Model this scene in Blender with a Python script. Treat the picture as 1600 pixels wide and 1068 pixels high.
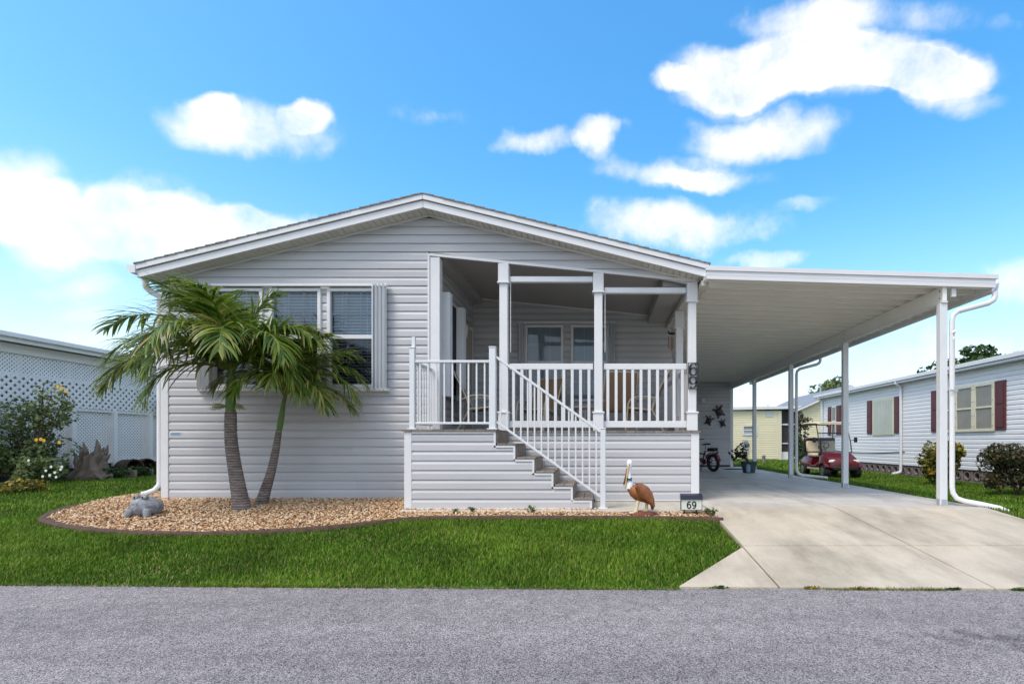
import bpy, bmesh, math, random
import numpy as np
from mathutils import Vector, Matrix
R = math.radians
random.seed(7); rng = np.random.default_rng(7)
for o in list(bpy.data.objects): bpy.data.objects.remove(o)
S = bpy.context.scene
COL = S.collection
# ------------------------------------------------------------------ camera
CAM_Z = 0.84
F = 800.0           # focal length in photograph pixels (1600 wide)
PX, PY = 935.0, 691.0
cd = bpy.data.cameras.new('camera'); cam = bpy.data.objects.new('camera', cd); COL.objects.link(cam)
cam.location = (0, 0, CAM_Z); cam.rotation_euler = (R(90), 0, 0)
cd.sensor_fit = 'HORIZONTAL'; cd.sensor_width = 36; cd.lens = 36*F/1600
cd.shift_x = -(PX-800)/1600; cd.shift_y = (PY-534)/1600
cd.clip_start = 0.05; cd.clip_end = 3000
S.camera = cam
S.render.resolution_x = 1024; S.render.resolution_y = 683
# ------------------------------------------------------------------ light
SUN_EL, SUN_AZ = 58, 222          # degrees; azimuth clockwise from +Y
W = bpy.data.worlds.new('World'); S.world = W; W.use_nodes = True
sd = bpy.data.lights.new('sun', 'SUN'); sd.energy = 2.1; sd.angle = R(20); sd.color = (1, 0.92, 0.80)
sun = bpy.data.objects.new('sun', sd); COL.objects.link(sun)
_d = Vector((math.sin(R(SUN_AZ))*math.cos(R(SUN_EL)), math.cos(R(SUN_AZ))*math.cos(R(SUN_EL)), math.sin(R(SUN_EL))))
sun.rotation_euler = _d.to_track_quat('Z', 'Y').to_euler(); sun.location = _d*60
S.view_settings.view_transform = 'Standard'; S.view_settings.look = 'None'
S.view_settings.gamma = 1; S.view_settings.exposure = 0.2
S.view_settings.use_curve_mapping = False

def build_sky():
    nt = W.node_tree; nt.nodes.clear(); N = nt.nodes.new; L = nt.links.new
    def math_(op, a, b=None, clamp=False):
        n = N('ShaderNodeMath'); n.operation = op; n.use_clamp = clamp
        for i, v in enumerate((a, b)):
            if v is None: continue
            if isinstance(v, (int, float)): n.inputs[i].default_value = v
            else: L(v, n.inputs[i])
        return n.outputs[0]
    out = N('ShaderNodeOutputWorld'); bg = N('ShaderNodeBackground'); L(bg.outputs[0], out.inputs[0])
    sky = N('ShaderNodeTexSky'); sky.sky_type = 'NISHITA'; sky.sun_disc = False
    sky.sun_elevation = R(SUN_EL); sky.sun_rotation = R(SUN_AZ); sky.air_density = 1.0; sky.dust_density = 1.8; sky.ozone_density = 2.0
    hs = N('ShaderNodeHueSaturation'); hs.inputs['Saturation'].default_value = 1.36; hs.inputs['Value'].default_value = 3.0
    hs.inputs['Hue'].default_value = 0.490
    L(sky.outputs[0], hs.inputs['Color'])
    tc = N('ShaderNodeTexCoord'); D = tc.outputs['Generated']
    sep = N('ShaderNodeSeparateXYZ'); L(D, sep.inputs[0])
    yy = math_('MAXIMUM', sep.outputs[1], 0.05)
    u = math_('DIVIDE', sep.outputs[0], yy); v = math_('DIVIDE', sep.outputs[2], yy)
    # turbulence
    def noise(scale, detail, rough=0.55, vec=D):
        n = N('ShaderNodeTexNoise'); n.inputs['Scale'].default_value = scale; n.inputs['Detail'].default_value = detail
        n.inputs['Roughness'].default_value = rough; L(vec, n.inputs['Vector']); return n
    n1 = noise(5.0, 5, 0.55)
    off = N('ShaderNodeVectorMath'); off.operation = 'SUBTRACT'; L(n1.outputs['Color'], off.inputs[0]); off.inputs[1].default_value = (0.5, 0.5, 0.5)
    offs = N('ShaderNodeVectorMath'); offs.operation = 'SCALE'; L(off.outputs[0], offs.inputs[0]); offs.inputs['Scale'].default_value = 0.16
    cmb = N('ShaderNodeCombineXYZ'); L(u, cmb.inputs[0]); L(v, cmb.inputs[1])
    uv = N('ShaderNodeVectorMath'); uv.operation = 'ADD'; L(cmb.outputs[0], uv.inputs[0]); L(offs.outputs[0], uv.inputs[1])
    flat = N('ShaderNodeVectorMath'); flat.operation = 'MULTIPLY'; L(uv.outputs[0], flat.inputs[0]); flat.inputs[1].default_value = (1, 1, 0)
    blobs = [(395,208,150,46,1),(350,172,34,20,.8),(490,185,45,24,.9),
        (20,300,95,72,1),(110,345,140,62,1),(235,350,110,66,1),(330,365,130,58,1),(430,355,100,42,1),(150,420,190,40,.5),(150,468,120,34,.55),
        (1290,108,245,58,1),(1240,98,160,52,1),(1370,95,150,46,1),(1160,140,110,34,1),(1430,110,105,36,1),(1040,118,40,22,.85),(1330,22,190,34,.7),(1490,156,75,24,.6),(1230,30,110,34,.45),
        (1190,215,130,40,.85),(1050,268,110,32,.9),(1130,275,80,20,.6),(1060,356,160,42,1),(940,215,38,34,.9),(835,222,80,24,.75),(990,205,26,12,.35),(682,176,55,17,.4),
        (1190,412,80,18,.8),(1610,440,90,46,.9),(1250,322,60,12,.35),(1580,35,45,16,.4),
        (1480,560,260,40,.55),(1180,560,160,40,.5),(100,520,260,36,.5),(1400,500,120,30,.4)]
    acc = None
    for (px, py, rx, ry, w) in blobs:
        s = N('ShaderNodeVectorMath'); s.operation = 'SUBTRACT'; L(flat.outputs[0], s.inputs[0]); s.inputs[1].default_value = ((px-PX)/F, (PY-py)/F, 0)
        m = N('ShaderNodeVectorMath'); m.operation = 'MULTIPLY'; L(s.outputs[0], m.inputs[0]); m.inputs[1].default_value = (F/rx, F/ry, 0)
        d = N('ShaderNodeVectorMath'); d.operation = 'DOT_PRODUCT'; L(m.outputs[0], d.inputs[0]); L(m.outputs[0], d.inputs[1])
        f = math_('SUBTRACT', 1.35, d.outputs['Value']); f = math_('MAXIMUM', f, 0.0); f = math_('MULTIPLY', f, w)
        acc = f if acc is None else math_('ADD', acc, f)
    acc = math_('MINIMUM', acc, 1.25)
    front = math_('MULTIPLY', math_('SUBTRACT', sep.outputs[1], 0.12), 6.0, True)
    acc = math_('MULTIPLY', acc, front)
    # unseen sky: near-closed white cloud added as soft neutral fill
    zz = math_('ADD', math_('MAXIMUM', sep.outputs[2], 0.0), 0.18)
    c2 = N('ShaderNodeCombineXYZ'); L(math_('DIVIDE', sep.outputs[0], zz), c2.inputs[0]); L(math_('DIVIDE', sep.outputs[1], zz), c2.inputs[1])
    n3 = noise(0.9, 7, 0.55, c2.outputs[0])
    gen = math_('MULTIPLY', math_('SUBTRACT', n3.outputs[0], 0.22), 7.0, True)
    back = math_('SUBTRACT', 1.0, front)
    acc = math_('MAXIMUM', acc, math_('MULTIPLY', gen, back))
    n2 = noise(9, 7, 0.6)
    dens = math_('ADD', math_('MULTIPLY', acc, 1.15), math_('MULTIPLY', math_('MULTIPLY', math_('SUBTRACT', n2.outputs[0], 0.57), 3.0), math_('MULTIPLY', acc, 3.0, True)))
    mr = N('ShaderNodeMapRange'); mr.interpolation_type = 'SMOOTHSTEP'; L(dens, mr.inputs[0])
    mr.inputs[1].default_value = 0.0; mr.inputs[2].default_value = 1.75
    cl = math_('MULTIPLY', mr.outputs[0], 0.97)
    shade = N('ShaderNodeMix'); shade.data_type = 'RGBA'
    L(math_('MULTIPLY', noise(7, 4).outputs[0], 1.0, True), shade.inputs[0])
    shade.inputs[6].default_value = (12.2, 11.9, 11.4, 1); shade.inputs[7].default_value = (9.6, 9.4, 9.3, 1)
    mix = N('ShaderNodeMix'); mix.data_type = 'RGBA'; L(cl, mix.inputs[0]); L(hs.outputs[0], mix.inputs[6]); L(shade.outputs[2], mix.inputs[7])
    hz = math_('MULTIPLY', math_('POWER', math_('SUBTRACT', 1.0, math_('MULTIPLY', math_('MAXIMUM', sep.outputs[2], 0.0), 2.1, True)), 2.2), 0.92)
    hm = N('ShaderNodeMix'); hm.data_type = 'RGBA'; L(hz, hm.inputs[0]); L(mix.outputs[2], hm.inputs[6]); hm.inputs[7].default_value = (9.0, 9.4, 9.9, 1)
    L(hm.outputs[2], bg.inputs[0]); bg.inputs[1].default_value = 0.1
build_sky()

# ------------------------------------------------------------------ helpers
def at(px, py, Y): return Vector(((px-PX)*Y/F, Y, CAM_Z-(py-PY)*Y/F))
def clamp(t, a=0.0, b=1.0): return max(a, min(b, t))
def sm(t): t = clamp(t); return t*t*(3-2*t)
def yedge(x): return 4.18-0.0226*clamp(x, -40, 40)
def gz(x, y):
    e = yedge(x); f = -0.345+0.295*clamp((y-e)/(6.9-e))+0.10*sm((-7.6-x)/2.4)*sm((y-6.0)/2.5)
    return f+(min(f, -0.32)-f)*sm((x-5.4)/2.2)
def ground_at(px, py, dz=0.0):
    Y = 7.0
    for _ in range(40):
        X = (px-PX)*Y/F; Y = 0.6*Y+0.4*((CAM_Z-gz(X, Y)-dz)*F/(py-PY))
    X = (px-PX)*Y/F
    return Vector((X, Y, gz(X, Y)+dz))

OFF = {}
def tag(o, label=None, cat=None, group=None, kind=None):
    if label: o['label'] = label
    if cat: o['category'] = cat
    if group: o['group'] = group
    if kind: o['kind'] = kind
    return o
def thing(name, label, cat, loc=(0, 0, 0), group=None, rz=0.0):
    o = bpy.data.objects.new(name, None); COL.objects.link(o); o.location = loc; o.rotation_euler = (0, 0, rz)
    o.empty_display_size = 0.2
    OFF[o.name] = Vector(loc) if rz == 0 else Vector((0, 0, 0))
    return tag(o, label, cat, group)
def local_thing(name, label, cat, group=None):     # parts are given in the thing's own coordinates
    o = thing(name, label, cat, (0, 0, 0), group); return o
def link_mesh(name, me, mat, parent=None):
    o = bpy.data.objects.new(name, me); COL.objects.link(o)
    if mat is not None and not me.materials: me.materials.append(mat)
    if parent is not None:
        o.parent = parent; OFF[o.name] = OFF.get(parent.name, Vector((0, 0, 0)))
    return o
def copy_tree(o, parent=None):
    c = o.copy(); COL.objects.link(c); c.parent = parent; OFF[c.name] = OFF.get(o.name, Vector((0, 0, 0)))
    for ch in list(o.children): copy_tree(ch, c)
    return c

class MB:
    def __init__(self): self.v = []; self.f = []
    def add(self, vs, fs):
        n = len(self.v); self.v += [tuple(p) for p in vs]; self.f += [tuple(i+n for i in f) for f in fs]; return self
    def box(self, x0, x1, y0, y1, z0, z1, b=0.0):
        if b <= 0:
            vs = [(x, y, z) for x in (x0, x1) for y in (y0, y1) for z in (z0, z1)]
            return self.add(vs, [(0,1,3,2),(4,6,7,5),(0,4,5,1),(2,3,7,6),(0,2,6,4),(1,5,7,3)])
        C = [(sx, sy, sz) for sx in (0, 1) for sy in (0, 1) for sz in (0, 1)]
        lo = (x0, y0, z0); hi = (x1, y1, z1); vs = []
        for c in C:
            for a in range(3):
                p = []
                for k in range(3):
                    q = hi[k] if c[k] else lo[k]
                    if k != a: q += -b if c[k] else b
                    p.append(q)
                vs.append(p)
        fs = []; idx = {c: i for i, c in enumerate(C)}
        for a in range(3):
            b1, c1 = (a+1) % 3, (a+2) % 3
            for s in (0, 1):
                q = []
                for (u, w) in ((0, 0), (1, 0), (1, 1), (0, 1)):
                    k = [0, 0, 0]; k[a] = s; k[b1] = u; k[c1] = w; q.append(idx[tuple(k)]*3+a)
                fs.append(q if s else q[::-1])
            for u in (0, 1):
                for w in (0, 1):
                    k = [0, 0, 0]; k[b1] = u; k[c1] = w; i = idx[tuple(k)]; k[a] = 1; j = idx[tuple(k)]
                    q = [i*3+b1, j*3+b1, j*3+c1, i*3+c1]; fs.append(q if (u ^ w) else q[::-1])
        for c in C:
            i = idx[c]; q = [i*3, i*3+1, i*3+2]; fs.append(q if (c[0] ^ c[1] ^ c[2]) else q[::-1])
        return self.add(vs, fs)
    def beam(self, p, q, w, h, up=(0, 0, 1), b=0.0):
        p = Vector(p); q = Vector(q); d = (q-p); ln = d.length; d = d/ln
        s = d.cross(Vector(up)); s = s.normalized() if s.length > 1e-6 else Vector((1, 0, 0)); t = s.cross(d)
        m = MB().box(-w/2, w/2, 0, ln, -h/2, h/2, b)
        return self.add([p+s*x+d*y+t*z for x, y, z in m.v], m.f)
    def tube(self, pts, r, n=8, cap=True, flat=1.0):
        pts = [Vector(p) for p in pts]; m = len(pts)
        rs = r if isinstance(r, (list, tuple)) else [r]*m
        T = [(pts[min(i+1, m-1)]-pts[max(i-1, 0)]).normalized() for i in range(m)]
        a = Vector((0, 0, 1)) if abs(T[0].z) < 0.9 else Vector((1, 0, 0))
        U = (a-T[0]*a.dot(T[0])).normalized(); vs = []
        for i in range(m):
            U = (U-T[i]*U.dot(T[i])).normalized(); V = T[i].cross(U)
            for k in range(n):
                an = 2*math.pi*k/n; vs.append(pts[i]+(U*math.cos(an)+V*math.sin(an)*flat)*rs[i])
        fs = [(i*n+k, i*n+(k+1) % n, (i+1)*n+(k+1) % n, (i+1)*n+k) for i in range(m-1) for k in range(n)]
        if cap: fs += [tuple(range(n))[::-1], tuple((m-1)*n+k for k in range(n))]
        return self.add(vs, fs)
    def rings(self, R_, cap=True):
        n = len(R_[0]); vs = [p for r in R_ for p in r]
        fs = [(i*n+k, i*n+(k+1) % n, (i+1)*n+(k+1) % n, (i+1)*n+k) for i in range(len(R_)-1) for k in range(n)]
        if cap: fs += [tuple(range(n))[::-1], tuple((len(R_)-1)*n+k for k in range(n))]
        return self.add(vs, fs)
    def lathe(self, prof, c=(0, 0, 0), n=16, axis='z', cap=True):
        rs = []
        for (r, h) in prof:
            ring = []
            for k in range(n):
                a = 2*math.pi*k/n; x, y = r*math.cos(a), r*math.sin(a)
                p = (x, y, h) if axis == 'z' else ((h, x, y) if axis == 'x' else (y, h, x))
                ring.append((p[0]+c[0], p[1]+c[1], p[2]+c[2]))
            rs.append(ring)
        return self.rings(rs, cap)
    def prism(self, poly, axis, a, b):     # poly: 2D points; axis: extruded axis
        def P(u, v, w): return {'x': (w, u, v), 'y': (u, w, v), 'z': (u, v, w)}[axis]
        n = len(poly); vs = [P(u, v, a) for u, v in poly]+[P(u, v, b) for u, v in poly]
        return self.add(vs, [tuple(range(n)), tuple(range(n, 2*n))[::-1]]+[(i, i+n, (i+1) % n+n, (i+1) % n) for i in range(n)])
    def ball(self, c, r, n=12, m=8, sq=(1, 1, 1)):
        prof = [(max(1e-3, math.sin(math.pi*i/m)), -math.cos(math.pi*i/m)) for i in range(m+1)]
        k = MB().lathe(prof, n=n); return self.add([(c[0]+x*r*sq[0], c[1]+y*r*sq[1], c[2]+z*r*sq[2]) for x, y, z in k.v], k.f)
    def build(self, name, mat, parent=None, smooth=False, kind=None, off=True):
        o = Vector((0, 0, 0)) if parent is None or not off else OFF.get(parent.name, Vector((0, 0, 0)))
        me = bpy.data.meshes.new(name); me.from_pydata([(x-o.x, y-o.y, z-o.z) for x, y, z in self.v], [], self.f)
        bm = bmesh.new(); bm.from_mesh(me); bmesh.ops.recalc_face_normals(bm, faces=bm.faces)
        if smooth:
            for f in bm.faces: f.smooth = True
            for e in bm.edges:
                if len(e.link_faces) == 2 and e.calc_face_angle(0) > R(40): e.smooth = False
        bm.to_mesh(me); bm.free()
        ob = link_mesh(name, me, mat, parent)
        if kind: ob['kind'] = kind
        return ob

def big_mesh(name, verts, faces, mat, parent=None, rnd=None, kind=None, smooth=False):
    """numpy arrays in; all faces have the same corner count"""
    me = bpy.data.meshes.new(name); nv = len(verts); nf, k = faces.shape
    off = OFF.get(parent.name, Vector((0, 0, 0))) if parent is not None else Vector((0, 0, 0))
    verts = verts-np.array(off)[None]
    me.vertices.add(nv); me.vertices.foreach_set('co', verts.astype(np.float32).ravel())
    me.loops.add(nf*k); me.loops.foreach_set('vertex_index', faces.astype(np.int32).ravel())
    me.polygons.add(nf); me.polygons.foreach_set('loop_start', np.arange(0, nf*k, k, dtype=np.int32))
    me.polygons.foreach_set('loop_total', np.full(nf, k, dtype=np.int32))
    if smooth: me.polygons.foreach_set('use_smooth', np.ones(nf, dtype=bool))
    me.update(calc_edges=True)
    if rnd is not None:
        a = me.attributes.new('rnd', 'FLOAT', 'FACE'); a.data.foreach_set('value', rnd.astype(np.float32))
    ob = link_mesh(name, me, mat, parent)
    if kind: ob['kind'] = kind
    return ob

# ------------------------------------------------------------------ materials
M = {}
def mat(name, col, rough=0.5, var=0.08, scale=6.0, bump=0.0, bscale=40.0, metal=0.0, spec=0.5, stretch=(1, 1, 1), col2=None, detail=5, coat=0.0):
    m = bpy.data.materials.new(name); m.use_nodes = True; nt = m.node_tree; N = nt.nodes.new; L = nt.links.new
    b = nt.nodes['Principled BSDF']; b.inputs['Roughness'].default_value = rough; b.inputs['Metallic'].default_value = metal
    b.inputs['Specular IOR Level'].default_value = spec; b.inputs['Coat Weight'].default_value = coat
    g = N('ShaderNodeNewGeometry'); mp = N('ShaderNodeMapping'); mp.inputs['Scale'].default_value = stretch; L(g.outputs['Position'], mp.inputs[0])
    n = N('ShaderNodeTexNoise'); n.inputs['Scale'].default_value = scale; n.inputs['Detail'].default_value = detail; n.inputs['Roughness'].default_value = 0.6
    L(mp.outputs[0], n.inputs['Vector'])
    r = N('ShaderNodeValToRGB'); r.color_ramp.elements[0].position = 0.3; r.color_ramp.elements[1].position = 0.7
    c2 = col2 if col2 else tuple(min(1, c*(1+var)) for c in col); c1 = col if col2 else tuple(c*(1-var) for c in col)
    r.color_ramp.elements[0].color = (*c1, 1); r.color_ramp.elements[1].color = (*c2, 1)
    L(n.outputs[0], r.inputs[0]); L(r.outputs[0], b.inputs['Base Color'])
    if bump > 0:
        n2 = N('ShaderNodeTexNoise'); n2.inputs['Scale'].default_value = bscale; n2.inputs['Detail'].default_value = 4; L(mp.outputs[0], n2.inputs['Vector'])
        bp = N('ShaderNodeBump'); bp.inputs['Strength'].default_value = bump; bp.inputs['Distance'].default_value = 0.01
        L(n2.outputs[0], bp.inputs['Height']); L(bp.outputs[0], b.inputs['Normal'])
    M[name] = m; return m
def ramp_mat(name, stops, rough=0.6, trans=0.0, spec=0.3, attr='rnd', nvar=0.0):
    """colour by a per-face random attribute; optional leaf translucency"""
    m = bpy.data.materials.new(name); m.use_nodes = True; nt = m.node_tree; N = nt.nodes.new; L = nt.links.new
    b = nt.nodes['Principled BSDF']; b.inputs['Roughness'].default_value = rough; b.inputs['Specular IOR Level'].default_value = spec
    a = N('ShaderNodeAttribute'); a.attribute_name = attr; r = N('ShaderNodeValToRGB')
    el = r.color_ramp.elements
    while len(el) < len(stops): el.new(0.5)
    for e, (p, c) in zip(el, stops): e.position = p; e.color = (*c, 1)
    L(a.outputs['Fac'], r.inputs[0])
    if nvar > 0:
        g = N('ShaderNodeNewGeometry'); n = N('ShaderNodeTexNoise'); n.inputs['Scale'].default_value = nvar; n.inputs['Detail'].default_value = 3
        L(g.outputs['Position'], n.inputs['Vector']); hs = N('ShaderNodeHueSaturation')
        mr = N('ShaderNodeMapRange'); L(n.outputs[0], mr.inputs[0]); mr.inputs[1].default_value = 0.3; mr.inputs[2].default_value = 0.7; mr.inputs[3].default_value = 0.72; mr.inputs[4].default_value = 1.3
        L(mr.outputs[0], hs.inputs['Value']); L(r.outputs[0], hs.inputs['Color']); colr = hs.outputs[0]
    else: colr = r.outputs[0]
    L(colr, b.inputs['Base Color'])
    if trans > 0:
        t = N('ShaderNodeBsdfTranslucent'); L(colr, t.inputs['Color']); mx = N('ShaderNodeMixShader'); mx.inputs[0].default_value = trans
        L(b.outputs[0], mx.inputs[1]); L(t.outputs[0], mx.inputs[2]); L(mx.outputs[0], nt.nodes['Material Output'].inputs[0])
    M[name] = m; return m
def glass_mat(name, tint, refl=1.5, rough=0.01, dark=0.6):
    m = bpy.data.materials.new(name); m.use_nodes = True; nt = m.node_tree; N = nt.nodes.new; L = nt.links.new
    nt.nodes.remove(nt.nodes['Principled BSDF'])
    t = N('ShaderNodeBsdfTransparent'); t.inputs[0].default_value = (*[c*dark for c in tint], 1)
    g = N('ShaderNodeBsdfGlossy'); g.inputs['Roughness'].default_value = rough
    f = N('ShaderNodeFresnel'); f.inputs[0].default_value = refl
    mx = N('ShaderNodeMixShader'); L(f.outputs[0], mx.inputs[0]); L(t.outputs[0], mx.inputs[1]); L(g.outputs[0], mx.inputs[2])
    L(mx.outputs[0], nt.nodes['Material Output'].inputs[0]); M[name] = m; return m

mat('siding', (0.495, 0.492, 0.505), 0.5, 0.07, 1.2, 0.12, 60, stretch=(0.4, 1, 6), spec=0.35)
mat('trim', (0.68, 0.68, 0.69), 0.4, 0.03, 3, spec=0.4)
mat('lattice_white', (0.82, 0.815, 0.80), 0.5, 0.04, 3)
mat('alu', (0.66, 0.68, 0.70), 0.32, 0.03, 4, spec=0.5)
mat('soffit', (0.60, 0.57, 0.51), 0.55, 0.08, 4)
mat('pan', (0.80, 0.785, 0.73), 0.2, 0.03, 2, spec=0.8)
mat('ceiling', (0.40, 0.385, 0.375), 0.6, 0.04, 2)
mat('shingle', (0.20, 0.19, 0.175), 0.9, 0.3, 30, 0.5, 120)
mat('deck', (0.21, 0.18, 0.155), 0.75, 0.25, 5, 0.4, 60, stretch=(8, 1, 8))
mat('concrete_base', (0.45, 0.42, 0.36), 0.85, 0.15, 5, 0.3, 80)
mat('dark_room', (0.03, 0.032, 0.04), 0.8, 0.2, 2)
mat('blind', (0.85, 0.86, 0.88), 0.5, 0.03, 5)
mat('black_metal', (0.015, 0.015, 0.017), 0.4, 0.2, 8)
mat('door', (0.42, 0.39, 0.35), 0.5, 0.04, 2)
mat('bark', (0.10, 0.075, 0.06), 0.9, 0.3, 10, 0.7, 30, col2=(0.24, 0.20, 0.165))
mat('crownshaft', (0.07, 0.15, 0.025), 0.45, 0.2, 5, stretch=(6, 6, 1), col2=(0.14, 0.22, 0.04))
mat('soil', (0.035, 0.06, 0.015), 0.95, 0.3, 3, 0.5, 60, col2=(0.055, 0.10, 0.018))
mat('mulch', (0.16, 0.10, 0.06), 0.95, 0.3, 12, 0.5, 60)
mat('edging', (0.045, 0.026, 0.018), 0.85, 0.3, 14, 0.5, 50, col2=(0.11, 0.06, 0.04))
mat('sling', (0.30, 0.19, 0.11), 0.8, 0.12, 60)
mat('cream', (0.60, 0.53, 0.40), 0.45, 0.05, 5)
mat('cart_red', (0.105, 0.004, 0.007), 0.3, 0.08, 3, coat=0.25)
mat('cart_beige', (0.62, 0.53, 0.38), 0.5, 0.05, 5)
mat('rubber', (0.012, 0.012, 0.012), 0.7, 0.2, 20)
mat('chrome', (0.6, 0.6, 0.62), 0.25, 0.05, 5, metal=0.9)
mat('lamp_glass', (0.75, 0.72, 0.62), 0.15, 0.05, 8)
mat('white_siding', (0.76, 0.755, 0.75), 0.5, 0.03, 1, spec=0.3)
mat('yellow_siding', (0.70, 0.645, 0.44), 0.55, 0.04, 1)
mat('shutter_red', (0.105, 0.024, 0.026), 0.5, 0.15, 10)
mat('panel_cream', (0.66, 0.62, 0.46), 0.45, 0.04, 4)
mat('panel_grey', (0.25, 0.24, 0.20), 0.35, 0.1, 3)
mat('panel_pale', (0.44, 0.48, 0.42), 0.3, 0.08, 2)
mat('screen_and_shade', (0.03, 0.026, 0.024), 0.7, 0.2, 3)  # dark porch screen; also the shade sheet behind the lattice
mat('block', (0.21, 0.17, 0.16), 0.9, 0.2, 10, 0.4, 50)
mat('grey_roof', (0.22, 0.24, 0.27), 0.7, 0.1, 5)
mat('meter', (0.35, 0.38, 0.42), 0.4, 0.06, 6)
mat('drift', (0.16, 0.12, 0.09), 0.9, 0.4, 7, 0.8, 25, stretch=(1, 1, 0.4), col2=(0.36, 0.29, 0.24))
mat('barrel', (0.10, 0.065, 0.045), 0.85, 0.3, 9, 0.5, 30)
mat('frog', (0.13, 0.14, 0.16), 0.75, 0.4, 22, 0.8, 45, col2=(0.36, 0.38, 0.42))
mat('pelican_brown', (0.20, 0.065, 0.02), 0.45, 0.25, 9, 0.3, 25, col2=(0.36, 0.13, 0.04))
mat('pelican_white', (0.78, 0.80, 0.82), 0.4, 0.04, 8)
mat('pelican_bill', (0.52, 0.33, 0.19), 0.45, 0.15, 14, col2=(0.68, 0.50, 0.32))
mat('pelican_leg', (0.66, 0.56, 0.36), 0.5, 0.1, 10)
mat('green_bow', (0.015, 0.075, 0.06), 0.5, 0.1, 10)
mat('rust_rock', (0.17, 0.055, 0.03), 0.9, 0.3, 18, 0.8, 40)
mat('sign_white', (0.66, 0.68, 0.60), 0.4, 0.03, 5)
mat('sign_top', (0.015, 0.014, 0.035), 0.25, 0.1, 5)
mat('bronze', (0.028, 0.018, 0.022), 0.4, 0.3, 20)
mat('copper', (0.30, 0.12, 0.04), 0.4, 0.1, 10)
mat('pot', (0.035, 0.07, 0.075), 0.5, 0.2, 8)
mat('pot_blue', (0.20, 0.30, 0.40), 0.5, 0.1, 8)
mat('patch_black', (0.02, 0.02, 0.02), 0.95, 0.2, 20)
mat('twig', (0.09, 0.06, 0.04), 0.9, 0.2, 10)
mat('decal_blue', (0.05, 0.19, 0.42), 0.4, 0.05, 10)
mat('gap_dark', (0.05, 0.045, 0.04), 0.95, 0.2, 10)
mat('bike_red', (0.16, 0.01, 0.018), 0.3, 0.1, 5)
mat('petal_white', (0.8, 0.8, 0.76), 0.6, 0.03, 10)
mat('petal_yellow', (0.70, 0.42, 0.02), 0.6, 0.1, 10)
ramp_mat('palm_leaf', [(0, (0.035, 0.085, 0.010)), (0.35, (0.10, 0.18, 0.02)), (0.75, (0.22, 0.29, 0.045)), (0.93, (0.33, 0.33, 0.08)), (1, (0.48, 0.38, 0.17))], 0.30, 0.38, 0.5)
ramp_mat('grass', [(0, (0.035, 0.085, 0.006)), (0.5, (0.10, 0.205, 0.012)), (0.92, (0.20, 0.30, 0.026)), (1, (0.34, 0.29, 0.11))], 0.6, 0.25, 0.25, nvar=1.6)
ramp_mat('gravel', [(0, (0.24, 0.11, 0.05)), (0.3, (0.45, 0.25, 0.12)), (0.6, (0.60, 0.40, 0.22)), (0.85, (0.68, 0.53, 0.36)), (1, (0.74, 0.66, 0.54))], 0.8, 0, 0.3)
ramp_mat('leaf_green', [(0, (0.018, 0.045, 0.01)), (0.6, (0.05, 0.105, 0.02)), (1, (0.11, 0.17, 0.04))], 0.55, 0.2, 0.3)
ramp_mat('leaf_dull', [(0, (0.08, 0.11, 0.04)), (0.6, (0.17, 0.22, 0.075)), (1, (0.28, 0.32, 0.13))], 0.6, 0.2, 0.3)
ramp_mat('leaf_croton', [(0, (0.03, 0.05, 0.012)), (0.45, (0.09, 0.11, 0.02)), (0.75, (0.42, 0.27, 0.02)), (1, (0.60, 0.42, 0.04))], 0.5, 0.2, 0.3)
ramp_mat('leaf_red', [(0, (0.02, 0.022, 0.01)), (0.5, (0.045, 0.06, 0.018)), (0.8, (0.10, 0.055, 0.022)), (1, (0.17, 0.06, 0.03))], 0.55, 0.15, 0.3)
ramp_mat('leaf_dark', [(0, (0.015, 0.02, 0.012)), (0.6, (0.035, 0.05, 0.02)), (1, (0.09, 0.03, 0.03))], 0.55, 0.1, 0.3)
glass_mat('glass', (0.88, 0.93, 0.97), 1.45, 0.01, 0.92)
glass_mat('glass_dark', (0.7, 0.74, 0.8), 1.5, 0.01, 0.8)
glass_mat('glass_clear', (0.93, 0.95, 0.97), 1.3, 0.02, 0.97)

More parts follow.
